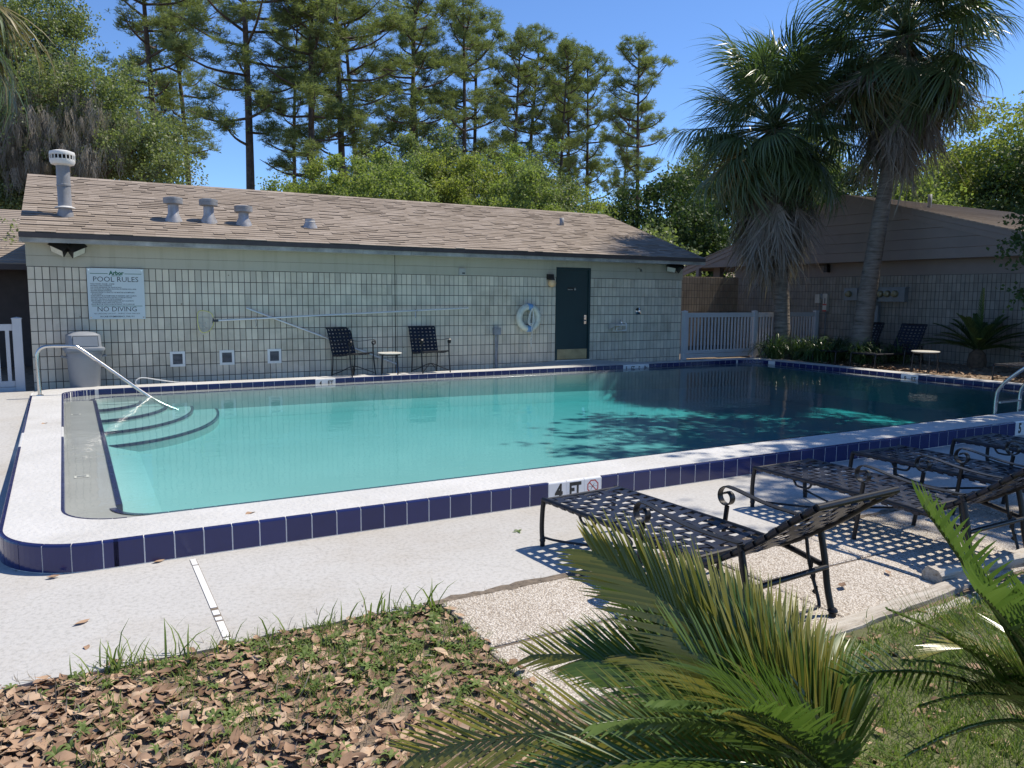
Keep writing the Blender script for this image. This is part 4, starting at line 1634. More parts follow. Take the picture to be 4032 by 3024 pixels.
def make_lounger(label, backpts, loc, rz, group):
    t_ = thing('lounge_chair', label, 'lounge chair', loc, rz, group)
    mt_ = 'lounger_metal'
    r_ = 0.016
    # seat frame: rails curve down into the foot bar
    fr_ = MB()
    for x in (0, LW):
        fr_.tube(smooth_path([(x, 0.0, 0.30), (x, -0.012, 0.316), (x, -0.05, 0.32), (x, -0.6, 0.319), (x, -1.30, 0.312), (x, -1.69, 0.256)], 4), r_, 10)
    fr_.tube([(0, -0.035, 0.32), (LW, -0.035, 0.32)], r_, 8)
    fr_.tube([(0, -1.335, 0.302), (LW, -1.335, 0.302)], r_, 8)
    build('seat_frame', fr_, mt_, t_, True, world=False)
    for x in (0, LW):
        q = MB().tube(smooth_path([(x, -0.006, 0.305), (x, 0.006, 0.24), (x, 0.012, 0.12), (x, 0.002, 0.02)], 4), 0.0165, 10)
        lg = build('leg', q, mt_, t_, True, world=False)
        q = MB().lathe([(0.015, 0.055), (0.020, 0.045), (0.020, 0.035), (0.016, 0.025), (0.017, 0.0)], 10, (x, 0.003, 0))
        build('foot_cap', q, mt_, lg, True, world=False)
    for x in (0, LW):
        q = MB().tube(smooth_path([(x, -1.635, 0.47), (x, -1.675, 0.30), (x, -1.70, 0.15), (x, -1.735, 0.02)], 4), 0.0175, 10)
        lg = build('leg', q, mt_, t_, True, world=False)
        q = MB().lathe([(0.016, 0.05), (0.026, 0.04), (0.028, 0.032), (0.018, 0.02), (0.022, 0.0)], 10, (x, -1.738, 0))
        build('foot_cap', q, mt_, lg, True, world=False)
    for x in (-0.03, LW + 0.03):
        q = MB().tube(smooth_path([(x, -0.985, 0.412), (x, -0.972, 0.30), (x, -0.955, 0.15), (x, -0.935, 0.0)], 4), 0.0145, 10)
        build('arm_post', q, mt_, t_, True, world=False)
        sp = scroll(0.985, 0.468, 0.064, 0.026)
        arm = [(1.66, 0.487), (1.58, 0.484), (1.44, 0.482), (1.30, 0.489), (1.17, 0.506), (1.07, 0.524)] + sp
        pts = smooth_path([(x, -a, z) for a, z in arm], 3)
        q = MB().ribbon(pts, (0.0205, 0, 0), 0.007)
        build('arm', q, mt_, t_, True, world=False)
    q = MB()
    q.tube([(0, -1.69, 0.256), (LW, -1.69, 0.256)], 0.0145, 10)
    build('crossbar', q, mt_, t_, True, world=False)
    q = MB().tube([(-0.03, -0.955, 0.302), (LW + 0.03, -0.955, 0.302)], 0.010, 8)
    build('crossbar', q, mt_, t_, True, world=False)
    q = MB()
    mid = (LW / 2, -0.50, 0.075)
    for x in (0, LW):
        q.tube(smooth_path([(x, 0.0, 0.062), (x + (0.05 if x == 0 else -0.05), -0.12, 0.058), (LW / 2 + (-0.1 if x == 0 else 0.1), -0.42, 0.07), mid, (LW / 2 + (0.12 if x == 0 else -0.12), -0.66, 0.10), ((LW + 0.02) if x == 0 else -0.02, -0.93, 0.14)], 4), 0.0085, 8)
    build('stretcher', q, mt_, t_, True, world=False)
    for x in (0, LW):
        s_ = 1 if x == 0 else -1
        q = MB().tube(smooth_path([(x, -0.38, 0.312), (x + 0.004 * s_, -0.395, 0.28), (x + 0.005 * s_, -0.42, 0.262), (x + 0.005 * s_, -0.50, 0.262), (x + 0.004 * s_, -0.53, 0.28), (x, -0.545, 0.312)], 3), 0.0085, 8)
        build('side_loop', q, mt_, t_, True, world=False)
    # back
    bf = MB()
    dense = smooth_path([(0, -a, z) for a, z in backpts], 4)
    tip = dense[-1]
    pre = dense[-4]
    for x in (0.012, LW - 0.012):
        bf.tube([(x, p.y, p.z) for p in dense], r_ * 1.1, 10)
    bf.tube([(0.0, tip.y, tip.z), (LW, tip.y, tip.z)], r_ * 1.1, 10)
    bf.tube([(0.012, dense[0].y, dense[0].z), (LW - 0.012, dense[0].y, dense[0].z)], r_, 8)
    back = build('back_frame', bf, mt_, t_, True, world=False)
    q = MB()
    pm = dense[int(len(dense) * 0.45)]
    for x in (0.05, LW - 0.05):
        q.tube(smooth_path([(x, pm.y + 0.01, pm.z - 0.02), (x, (pm.y - 1.60) / 2 - 0.02, (pm.z + 0.10) / 2), (x, -1.69, 0.075), (x + (0.04 if x < 0.3 else -0.04), -1.702, 0.055)], 4), 0.0095, 8)
        for k in range(3):
            zc = 0.13 + k * 0.07
            yc = float(np.interp(zc, [0.075, pm.z], [-1.69, pm.y]))
            q.prism([(yc, zc + 0.028), (yc + 0.032, zc - 0.01), (yc + 0.02, zc - 0.018), (yc, zc - 0.022)], 0, x - 0.003, x + 0.003)
    q.tube([(0.09, -1.702, 0.055), (LW - 0.09, -1.702, 0.055)], 0.0095, 8)
    build('prop_stand', q, mt_, t_, True, world=False)
    weave('strap', t_, LW, [(0.035, 0.318), (0.6, 0.317), (1.33, 0.303)], 16, 6, 0.046)
    weave('strap', t_, LW, [(-p.y, p.z) for p in dense], 11, 6, 0.046, sag=0.020)
    return t_


LOW = [(1.325, 0.292), (1.42, 0.312), (1.56, 0.392), (1.75, 0.52), (1.90, 0.64), (2.04, 0.745)]
UP = [(1.325, 0.292), (1.40, 0.33), (1.50, 0.46), (1.60, 0.62), (1.69, 0.78), (1.78, 0.96)]
GL = 'lounge chairs along the near deck'
lg0 = make_lounger('dark woven strap lounge chair behind the red no diving symbol', LOW, (3.287, -10.072, 0), math.radians(4), GL)
for (x, y, rz, lab) in ((5.272, -10.028, 0.8, 'dark strap lounge chair half in dappled shade beside the timber edging'), (6.50, -9.99, -0.5, 'shaded dark strap lounge chair next beyond the dappled one along the coping'), (7.92, -10.03, 0.5, 'shaded dark strap lounge chair at the depth tile marked 5')):
    c_ = copy_tree(lg0)
    c_.location = (x, y, 0)
    c_.rotation_euler = (0, 0, math.radians(rz))
    c_['label'] = lab
GF = 'lounge chairs by the deep end'
lg1 = make_lounger('upright dark lounge chair in front of the strap-leaved clumps', UP, (15.98, -2.37, 0.10), math.radians(92), GF)
for (x, y, rz, lab) in ((15.95, -3.42, 90, 'upright dark lounge chair beside the round white side table at the deep end'), (15.84, -6.62, 88, 'very dark lounge chair beyond the pool ladder at the deep end')):
    c_ = copy_tree(lg1)
    c_.location = (x, y, 0.10)
    c_.rotation_euler = (0, 0, math.radians(rz))
    c_['label'] = lab


def make_chair(label, loc, rz):
    W, mt_ = 0.54, 'lounger_metal'
    t_ = thing('patio_chair', label, 'chair', loc, rz, 'patio chairs against the pool house wall')
    r_ = 0.012
    ox = -W / 2

    def V(x, y, z):
        return (x + ox, y, z)
    q = MB()
    for x in (0, W):
        q.tube(smooth_path([V(x, 0.24, 0.40), V(x, 0.10, 0.392), V(x, -0.10, 0.40), V(x, -0.24, 0.425), V(x, -0.27, 0.42)], 3), r_, 8)
    q.tube([V(0, -0.265, 0.42), V(W, -0.265, 0.42)], r_, 8)
    q.tube([V(0, 0.24, 0.40), V(W, 0.24, 0.40)], r_, 8)
    build('seat_frame', q, mt_, t_, True, world=False)
    for x in (0, W):
        sx = -0.02 if x == 0 else 0.02
        q = MB().tube(smooth_path([V(x + sx, -0.245, 0.60), V(x + sx, -0.235, 0.42), V(x + sx, -0.245, 0.2), V(x + sx, -0.265, 0.0)], 4), 0.0125, 8)
        build('leg', q, mt_, t_, True, world=False)
        q = MB().tube(smooth_path([V(x, 0.285, 0.62), V(x, 0.245, 0.42), V(x, 0.265, 0.2), V(x, 0.31, 0.0)], 4), 0.0125, 8)
        build('leg', q, mt_, t_, True, world=False)
        sp = scroll(-0.255, 0.605, 0.055, 0.022)
        arm = [(0.285, 0.655), (0.20, 0.645), (0.08, 0.64), (-0.08, 0.648), (-0.18, 0.657)] + sp
        q = MB().ribbon(smooth_path([V(x + sx, a if i < 5 else a, z) for i, (a, z) in enumerate(arm)], 3), (0.016, 0, 0), 0.006)
        build('arm', q, mt_, t_, True, world=False)
    q = MB()
    bp_ = [(0.235, 0.41), (0.26, 0.52), (0.30, 0.70), (0.345, 0.88), (0.38, 0.915)]
    dense = smooth_path([V(0, a, z) for a, z in bp_], 4)
    for x in (0.0, W):
        q.tube([(x + ox, p.y, p.z) for p in dense], r_, 8)
    q.tube([(ox, dense[-1].y, dense[-1].z), (ox + W, dense[-1].y, dense[-1].z)], r_, 8)
    build('back_frame', q, mt_, t_, True, world=False)
    q = MB()
    for s_ in (1, -1):
        q.tube(smooth_path([(s_ * (W / 2 + 0.0), -0.255, 0.045), (s_ * 0.17, -0.16, 0.10), (0, 0.0, 0.185), (-s_ * 0.17, 0.16, 0.10), (-s_ * W / 2, 0.295, 0.05)], 4), 0.008, 8)
    build('stretcher', q, mt_, t_, True, world=False)
    # straps: local t runs from the front edge back
    seat = bpy.data.objects.new('seat_webbing', None)
    for nm, path, nc in (('seat', [(-0.235 + 0.0, 0.42), (-0.10, 0.40), (0.10, 0.392), (0.235, 0.40)], 6), ('back', [(p.y, p.z) for p in dense], 8)):
        n0 = len(t_.children)
        weave('strap', t_, W, [(a, z) for a, z in path], nc, 6, 0.046, gap_end=0.03, sag=0.012, rail=0.012)
    bpy.data.objects.remove(seat)
    for ch in t_.children:
        if ch.name.split('.')[0] == 'strap' and not ch.get('_m'):
            ch['_m'] = 1
            me = ch.data
            n = len(me.vertices)
            co = np.zeros(n * 3, dtype=np.float32)
            me.vertices.foreach_get('co', co)
            co = co.reshape(-1, 3)
            co[:, 0] += ox
            co[:, 1] *= -1            # weave() lays t along -y
            me.vertices.foreach_set('co', co.ravel())
            me.flip_normals()
            me.update()
    for ch in t_.children:
        if '_m' in ch:
            del ch['_m']
    t_.rotation_euler = (math.radians(-4.0), 0, rz)
    return t_


make_chair('dark woven strap patio chair turned sideways left of the small round table', (5.08, -0.46, 0.150), math.radians(25))
make_chair('dark woven strap patio chair facing the pool squarely beside the small round table', (6.60, -0.50, 0.150), math.radians(2))


def make_table(label, loc, R, h, nleg=4, rz=0.4, group='round side tables'):
    t_ = thing('side_table', label, 'table', loc, rz, group)
    build('table_top', MB().lathe([(0.0001, h - 0.022), (R - 0.02, h - 0.022), (R, h - 0.012), (R, h - 0.004), (R - 0.012, h + 0.002), (R - 0.03, h), (0.0001, h)], 36), 'table_top', t_, True, world=False)
    q = MB()
    ringp = [((R - 0.035) * math.cos(2 * PI * k / 28), (R - 0.035) * math.sin(2 * PI * k / 28), h - 0.034) for k in range(29)]
    q.tube(ringp, 0.011, 6, cap=False)
    build('apron_ring', q, 'lounger_metal', t_, True, world=False)
    for k in range(nleg):
        a = 2 * PI * k / nleg
        ca_, sa_ = math.cos(a), math.sin(a)
        q = MB().tube(smooth_path([(ca_ * (R - 0.10), sa_ * (R - 0.10), h - 0.03), (ca_ * (R - 0.05), sa_ * (R - 0.05), h - 0.04), (ca_ * (R - 0.03), sa_ * (R - 0.03), h - 0.09), (ca_ * (R - 0.012), sa_ * (R - 0.012), 0.0)], 4), 0.0125, 8)
        build('leg', q, 'lounger_metal', t_, True, world=False)
    return t_


make_table('small round cream side table between the two patio chairs', (5.74, -0.56, 0.160), 0.225, 0.415)
make_table('round white topped side table beside the lounge chair at the deep end', (16.02, -4.52, 0.105), 0.27, 0.47, 4, 0.9)

# ------------------------------------------------------------------ trash can
tc = thing('trash_can', 'grey plastic trash can with hooded swing lid against the block wall', 'trash can', (0.715, -0.30, 0.102), math.radians(8))
build('body', MB().lathe([(0.0001, 0.0), (0.200, 0.0), (0.212, 0.015), (0.240, 0.50), (0.252, 0.515), (0.252, 0.60), (0.268, 0.615), (0.268, 0.645), (0.24, 0.65)], 40), 'grey_plastic', tc, True, world=False)


def rbox(lo, hi, r_, z0s, z1s):
    pass


def hood_ring(w, d, z, rr, n=5):
    out = []
    for cx, cy_, a0 in ((w - rr, -d + rr, -90), (w - rr, d - rr, 0), (-w + rr, d - rr, 90), (-w + rr, -d + rr, 180)):
        for k in range(n):
            a = math.radians(a0 + 90 * k / (n - 1))
            out.append((cx + rr * math.cos(a), cy_ + rr * math.sin(a), z))
    return out


lid = MB()
rings = [hood_ring(0.272, 0.272, 0.640, 0.10), hood_ring(0.278, 0.278, 0.665, 0.10), hood_ring(0.272, 0.272, 0.688, 0.09), hood_ring(0.232, 0.232, 0.70, 0.06), hood_ring(0.226, 0.215, 0.80, 0.05), hood_ring(0.222, 0.195, 0.885, 0.05), hood_ring(0.15, 0.15, 0.925, 0.06), hood_ring(0.07, 0.10, 0.94, 0.05)]
n = len(rings[0])
vs = [p for r_ in rings for p in r_]
fs = [(i * n + j, i * n + (j + 1) % n, (i + 1) * n + (j + 1) % n, (i + 1) * n + j) for i in range(len(rings) - 1) for j in range(n)] + [tuple((len(rings) - 1) * n + j for j in range(n))]
lid.add(vs, fs)
ld = build('lid', lid, 'grey_plastic', tc, True, world=False)
q = MB()
q.add([(-0.172, -0.236, 0.715), (0.172, -0.236, 0.715), (0.168, -0.214, 0.868), (-0.168, -0.214, 0.868), (-0.172, -0.225, 0.715), (0.172, -0.225, 0.715), (0.168, -0.20, 0.868), (-0.168, -0.20, 0.868)],
      [(0, 1, 2, 3), (0, 4, 5, 1), (1, 5, 6, 2), (2, 6, 7, 3), (3, 7, 4, 0)])
build('swing_flap', q, 'grey_plastic', ld, world=False)
q = MB()
q.add([(-0.180, -0.2315, 0.712), (0.180, -0.2315, 0.712), (0.176, -0.2085, 0.878), (-0.176, -0.2085, 0.878)], [(0, 1, 2, 3)])
build('flap_gap', q, 'dark_plastic', ld, world=False)
for s_ in (-1, 1):
    q = MB()
    q.bar((s_ * 0.235, -0.06, 0.53), (s_ * 0.305, -0.06, 0.55), 0.02, 0.02)
    q.bar((s_ * 0.235, 0.06, 0.53), (s_ * 0.305, 0.06, 0.55), 0.02, 0.02)
    q.bar((s_ * 0.30, -0.07, 0.55), (s_ * 0.30, 0.07, 0.55), 0.025, 0.03)
    build('handle', q, 'grey_plastic', tc, world=False)

# ------------------------------------------------------------------ stair rail and ladder
hr = thing('pool_handrail', 'polished steel handrail sloping down into the shallow end steps', 'handrail', (0.125, -1.35, 0.16))
build('rail_tube', MB().tube(smooth_path([(0.128, -1.335, 0.15), (0.120, -1.34, 0.50), (0.118, -1.34, 0.70), (0.145, -1.345, 0.82), (0.235, -1.355, 0.878), (0.42, -1.375, 0.882), (0.575, -1.39, 0.875), (0.665, -1.40, 0.835), (1.10, -1.46, 0.47), (1.63, -1.535, 0.03), (2.05, -1.60, -0.20), (2.11, -1.61, -0.30)], 5), 0.0245, 14), 'steel_rail', hr, True)
b = MB().lathe([(0.05, 0.0), (0.048, 0.012), (0.026, 0.02)], 18, (0.128, -1.335, ZC - 0.004))
build('escutcheon', b, 'steel_rail', hr, True)
ld_ = thing('pool_ladder', 'steel grab rail ladder standing in the near edge of the deep end', 'ladder', (11.3, -8.62, 0.1))
for x in (11.23, 11.80):
    b = MB().tube(smooth_path([(x, -8.60, -0.8), (x, -8.60, 0.0), (x, -8.60, 0.36), (x + 0.0, -8.64, 0.50), (x, -8.78, 0.66), (x, -9.0, 0.83), (x, -9.20, 0.86), (x, -9.36, 0.76), (x, -9.40, 0.55), (x, -9.40, 0.0)], 5), 0.024, 12)
    build('grab_rail', b, 'steel_rail', ld_, True)
for z in (0.30, -0.05, -0.35):
    b = MB()
    b.box((11.25, -8.645, z - 0.012), (11.78, -8.565, z + 0.012))
    build('rung', b, 'steel_rail', ld_)

# ------------------------------------------------------------------ pool rules sign
sg = thing('pool_rules_sign', 'pale POOL RULES sign board with green lines on the block wall', 'sign', (1.232, -0.03, 1.635))
b = MB()
b.box((-0.415, -0.006, -0.412), (0.415, 0.006, 0.412))
build('board', b, 'sign_board', sg, world=False)
for x in (-0.385, 0.385):
    for z in (-0.385, 0.385):
        b = MB().tube([(x, 0.03, z), (x, -0.010, z)], 0.011, 10)
        build('bolt', b, 'chrome', sg, world=False)
b = MB()
b.box((-0.37, -0.0072, 0.322), (-0.115, -0.0062, 0.331))
b.box((0.13, -0.0072, 0.322), (0.38, -0.0072 + 0.001, 0.331))
b.box((-0.365, -0.0072, -0.202), (0.375, -0.0062, -0.194))
build('green_line', b, 'sign_green', sg, world=False)
RX = (PI / 2, 0, 0)


def line(s_, mat, size, x, z, align='CENTER', off=0.0, sx=1.0):
    return text('lettering', s_, mat, size, (x, -0.0068, z), RX, sg, align, off, sx)


line('Arbor', 'sign_green', 0.088, 0.01, 0.335, off=0.004, sx=0.95)
line('Apartments', 'sign_green', 0.026, 0.01, 0.294, off=0.0005, sx=1.15)
line('POOL RULES', 'sign_ink', 0.118, 0.0, 0.232, off=-0.0004)
rules = ['•POOL HOURS: 10:00AM - 10:00PM', '•BATHING LOAD: 20 PERSONS', '•NO FOOD, BEVERAGES OR GLASS IN POOL', '•NO ALCOHOL OR ANIMALS ALLOWED IN FENCED POOL AREA', '•SHOWER BEFORE ENTERING', '•PERSONS UNDER 14 YEARS OF AGE MUST BE ACCOMPANIED', '   BY AN ADULT', '•GUESTS MUST BE ACCOMPANIED BY RESIDENT. LIMIT 2 GUESTS', '•DO NOT SWALLOW POOL WATER, IT IS RECIRCULATED', '•DO NOT USE POOL IF ILL WITH DIARRHEA', '•MANAGEMENT IS NOT RESPONSIBLE FOR ANY ACCIDENTS', '   OR INJURIES WHILE USING THIS FACILITY', '•SHOES MUST BE WORN WHEN ENTERING THE CLUBHOUSE']
for k, s_ in enumerate(rules):
    line(s_, 'sign_ink', 0.0268, -0.375, 0.158 - k * 0.0274, 'LEFT', off=0.0003, sx=0.86)
line('NO DIVING', 'sign_ink', 0.112, 0.0, -0.252, off=-0.0004)
line('NO LIFEGUARD ON DUTY - SWIM AT YOUR OWN RISK', 'sign_ink', 0.031, 0.0, -0.322, sx=0.87)
line('IN CASE OF EMERGENCY, DIAL 911', 'sign_ink', 0.034, 0.0, -0.37, off=0.0006, sx=0.95)

# ------------------------------------------------------------------ leaf skimmer net on its pole and the bare pole
nt = thing('skimmer_net', 'white leaf net with yellow rim on a long pole across the wall', 'pool net', (2.76, -0.12, 1.19))
b = MB().tube([(2.755, -0.12, 1.187), (7.60, -0.10, 1.398)], 0.0165, 10)
build('pole', b, 'aluminium', nt, True)
b = MB().tube([(2.70, -0.12, 1.183), (2.78, -0.12, 1.188)], 0.022, 10)
b.bar((2.69, -0.125, 1.145), (2.70, -0.125, 1.225), 0.02, 0.02)
build('socket', b, 'dark_plastic', nt)
rim = smooth_path([(2.70, -0.13, 1.24), (2.66, -0.13, 1.32), (2.55, -0.13, 1.36), (2.46, -0.14, 1.34), (2.44, -0.15, 1.22), (2.46, -0.15, 1.06), (2.52, -0.14, 0.985), (2.62, -0.13, 1.01), (2.69, -0.13, 1.10), (2.70, -0.13, 1.17)], 4)
b = MB().tube(rim, 0.007, 6)
build('rim', b, 'net_rim', nt, True)
b = MB()
cx_, cz_ = 2.565, 1.175
k = len(rim)
prof = [(1.0, 0.0), (0.96, 0.05), (0.82, 0.085), (0.5, 0.10), (0.0, 0.105)]
vs, fs = [], []
for i, (f, dd) in enumerate(prof):
    for j, p in enumerate(rim):
        vs.append((cx_ + (p.x - cx_) * f - 0.10 * dd / 0.105 * (0.35 if f > 0.4 else 0.35), p.y + dd * 0.55, cz_ + (p.z - cz_) * f - 0.09 * dd / 0.105 + 0.008 * math.sin(j * 1.7 + i)))
for i in range(len(prof) - 1):
    for j in range(k):
        fs.append((i * k + j, i * k + (j + 1) % k, (i + 1) * k + (j + 1) % k, (i + 1) * k + j))
b.add(vs, fs)
build('net_bag', b, 'net_mesh', nt, True)
for x, z in ((3.42, 1.217), (6.47, 1.352)):
    b = MB().tube([(x, 0.0, z + 0.03), (x, -0.05, z + 0.02), (x, -0.12, z - 0.03), (x, -0.14, z + 0.0)], 0.006, 6)
    b.tube([(x + 0.005, -0.03, z - 0.02), (x + 0.012, -0.04, z - 0.12), (x + 0.002, -0.04, z - 0.15)], 0.005, 5)
    build('wall_hook', b, 'chrome', house, True)
vp = thing('vacuum_pole', 'bare aluminium pole slanting down behind the patio chairs', 'pole', (6.06, -0.06, 0.3))
b = MB().tube([(3.267, -0.045, 1.402), (6.07, -0.07, 0.305)], 0.016, 10)
build('pole', b, 'aluminium', vp, True)
b = MB().tube([(6.07, -0.07, 0.34), (6.085, -0.075, 0.22), (6.06, -0.10, 0.13)], [0.02, 0.026, 0.03], 8)
build('vacuum_hose_end', b, 'ring_blue', vp, True)

# ------------------------------------------------------------------ life ring
lr = thing('life_ring', 'cream life ring with blue bands and white rope left of the door', 'life ring', (9.037, -0.085, 1.19))
b = MB()
pts = [(0.232 * math.cos(2 * PI * k / 48), 0, 0.232 * math.sin(2 * PI * k / 48)) for k in range(49)]
b.tube(pts, 0.070, 14, cap=False, flat=1.0)
build('ring_body', b, 'ring_foam', lr, True, world=False)
for a0, a1 in ((72, 98), (258, 286)):
    b = MB()
    pts = [(0.232 * math.cos(math.radians(a0 + (a1 - a0) * k / 8)), 0, 0.232 * math.sin(math.radians(a0 + (a1 - a0) * k / 8))) for k in range(9)]
    b.tube(pts, 0.0725, 14)
    build('blue_band', b, 'ring_blue', lr, True, world=False)
b = MB()
rr = random.Random(5)
for k in range(4):
    w_ = 0.02 + 0.012 * k
    b.tube(smooth_path([(0.045, -0.075, 0.215), (0.03 - w_, -0.078, 0.08), (0.02 - w_ * 1.3, -0.07, -0.10), (0.035, -0.072, -0.17), (0.035 + w_ * 1.2, -0.07, -0.08), (0.05 + w_ * 0.6, -0.078, 0.09), (0.045, -0.075, 0.21)], 5), 0.006, 6)
b.tube(smooth_path([(0.03, -0.078, -0.15), (0.035, -0.085, -0.27), (0.03, -0.085, -0.36), (0.05, -0.06, -0.45), (0.035, -0.05, -0.53), (0.05, -0.05, -0.62)], 5), 0.0085, 6)
b.tube(smooth_path([(0.045, -0.078, -0.15), (0.03, -0.083, -0.27), (0.045, -0.083, -0.37), (0.02, -0.06, -0.46), (0.045, -0.05, -0.55), (0.03, -0.05, -0.60)], 5), 0.0065, 6)
b.tube([(0.0, -0.075, -0.12), (0.06, -0.08, -0.125)], 0.012, 6)
build('rope', b, 'rope', lr, True, world=False)

# ------------------------------------------------------------------ small wall fixtures
cb = thing('conduit_box', 'grey electrical box on a short conduit left of the life ring', 'electrical box', (8.29, -0.03, 0.13))
b = MB()
b.box((8.215, -0.085, 0.845), (8.365, -0.002, 0.985))
bx_ = build('box', b, 'grey_flue', cb)
b = MB()
b.box((8.21, -0.092, 0.84), (8.37, -0.084, 0.99))
build('cover', b, 'grey_flue', bx_)
b = MB().tube([(8.27, -0.045, 0.85), (8.275, -0.045, 0.36)], 0.024, 8)
b.tube([(8.275, -0.045, 0.40), (8.285, -0.05, 0.13)], 0.033, 8)
b.tube([(8.325, -0.045, 0.85), (8.30, -0.045, 0.40)], 0.013, 8)
build('conduit', b, 'grey_flue', cb, True)

gl_ = thing('globe_light', 'round amber globe light at the corner of the green door', 'light', (9.60, -0.11, 1.93))
b = MB()
b.box((-0.075, 0.02, 0.075), (0.06, 0.106, 0.19))
b.lathe([(0.06, 0.06), (0.06, 0.10), (0.0001, 0.10)], 14)
build('bracket', b, 'bronze_dark', gl_, world=False)
b = MB().lathe([(0.088 * math.sin(PI * k / 12) + 1e-6, -0.088 * math.cos(PI * k / 12)) for k in range(13)], 22)
build('globe', b, 'globe_amber', gl_, True, world=False)


def flood(parent, x, y, z, yaw, pitch, s=1.0, roll=0.0):
    h = MB()
    # housing points along local -y, tapering back
    F0 = [(-0.085, -0.07, -0.055), (0.085, -0.07, -0.055), (0.085, -0.07, 0.055), (-0.085, -0.07, 0.055)]
    B0 = [(-0.06, 0.06, -0.035), (0.06, 0.06, -0.035), (0.06, 0.06, 0.035), (-0.06, 0.06, 0.035)]
    h.add(F0 + B0, [(0, 1, 2, 3), (7, 6, 5, 4), (0, 4, 5, 1), (1, 5, 6, 2), (2, 6, 7, 3), (3, 7, 4, 0)])
    h.box((-0.095, -0.085, 0.055), (0.095, 0.02, 0.063))
    o = put('lamp_head', h.mesh('lamp_head'), 'bronze_dark', parent, (x, y, z), (pitch, roll, yaw))
    o.scale = (s, s, s)
    g = MB()
    g.box((-0.075, -0.074, -0.048), (0.075, -0.0705, 0.048))
    put('lens', g.mesh('lens'), 'lens_glass', o)


fl_ = thing('flood_light', 'twin head security flood light under the eave above the pool rules sign', 'flood light', (0.565, 0.0, 2.36))
b = MB()
b.lathe([(0.055, -0.05), (0.055, 0.05)], 12)
b.v = [(x, z - 0.052, y) for x, y, z in b.v]
build('mount', b, 'pale_box', fl_, world=False)
flood(fl_, -0.085, -0.15, -0.005, math.radians(-30), math.radians(42), 1.35, math.radians(24))
flood(fl_, 0.105, -0.15, -0.02, math.radians(30), math.radians(42), 1.35, math.radians(-24))
fl_ = thing('flood_light', 'flood light under the eave above the drinking fountain corner', 'flood light', (13.0, 0.0, 2.36))
b = MB()
b.lathe([(0.05, -0.05), (0.05, 0.05)], 12)
b.v = [(x, z - 0.05, y) for x, y, z in b.v]
build('mount', b, 'bronze_dark', fl_, world=False)
flood(fl_, -0.10, -0.15, -0.02, math.radians(-50), math.radians(35), 1.3, math.radians(12))
flood(fl_, 0.09, -0.13, -0.02, math.radians(40), math.radians(35), 1.3, math.radians(-20))

df = thing('drinking_fountain', 'small steel drinking fountain with white trap pipe on the block wall', 'fountain', (11.35, 0, 1.0))
b = MB()
b.prism([(0.0, 1.045), (-0.30, 1.022), (-0.30, 1.005), (-0.27, 1.0), (0.0, 0.90)], 0, 11.20, 11.212)
b.prism([(0.0, 1.045), (-0.30, 1.022), (-0.30, 1.005), (-0.27, 1.0), (0.0, 0.99)], 0, 11.212, 11.50)
build('basin', b, 'aluminium', df)
b = MB().tube(smooth_path([(11.40, -0.16, 1.03), (11.40, -0.165, 1.09), (11.405, -0.18, 1.13)], 4), 0.009, 8)
b.tube(smooth_path([(11.455, -0.16, 1.03), (11.46, -0.16, 1.06), (11.43, -0.19, 1.065)], 4), 0.010, 8)
b.lathe([(0.018, 0.0), (0.018, 0.02), (0.0001, 0.025)], 10, (11.46, -0.16, 1.065))
build('bubbler', b, 'chrome', df, True)
b = MB().tube([(11.42, -0.14, 1.0), (11.42, -0.14, 0.95), (11.33, -0.14, 0.945), (11.33, -0.14, 0.89), (11.33, -0.10, 0.875), (11.66, -0.06, 0.885), (11.67, -0.05, 1.03), (11.67, 0.0, 1.045)], 0.017, 8)
b.tube([(11.30, -0.08, 0.985), (11.295, -0.08, 0.87)], 0.013, 8)
build('trap_pipe', b, 'pvc', df)
sv = thing('shower_valve', 'round chrome shower valve on the block wall right of the door', 'valve', (12.036, 0, 1.317))
b = MB().lathe([(0.082, 0.0), (0.080, 0.012), (0.05, 0.022), (0.03, 0.03), (0.028, 0.06), (0.0001, 0.062)], 26)
b.v = [(x, -z, y) for x, y, z in b.v]
build('plate', b, 'chrome', sv, True, world=False)
b = MB()
b.bar((0, -0.058, 0.0), (0.035, -0.066, -0.05), 0.016, 0.012)
build('lever', b, 'chrome', sv, world=False)
sh = thing('wall_shower', 'small chrome shower head high on the painted band', 'shower head', (11.99, 0, 2.27))
b = MB().tube(smooth_path([(0, 0, 0.03), (0, -0.06, 0.035), (0.01, -0.11, 0.0)], 4), 0.010, 8)
b.lathe([(0.012, 0.03), (0.022, 0.0), (0.034, -0.03), (0.0001, -0.032)], 14, (0.012, -0.115, -0.012))
build('spout', b, 'chrome', sh, True, world=False)
ab = thing('alarm_box', 'small cream sensor box on the painted band', 'box', (7.50, 0, 2.13))
b = MB()
b.box((-0.075, -0.05, -0.065), (0.065, -0.004, 0.065))
hx = build('housing', b, 'soffit_paint', ab, world=False)
b = MB()
b.box((-0.01, -0.053, -0.045), (0.05, -0.0495, -0.015))
build('sensor_slot', b, 'dark_plastic', hx, world=False)
wh = thing('white_hose', 'thin white hose lying at the foot of the wall beside the trash can', 'hose', (1.7, -0.35, 0.13))
b = MB().tube(smooth_path([(1.46, -0.35, 0.15), (1.43, -0.36, 0.20), (1.47, -0.36, 0.255), (1.56, -0.36, 0.27), (1.75, -0.36, 0.23), (2.0, -0.36, 0.18), (2.22, -0.36, 0.15)], 5), 0.009, 6)
b.tube([(2.1, -0.36, 0.158), (2.3, -0.36, 0.152)], 0.016, 8)
build('hose_run', b, 'pvc', wh, True)

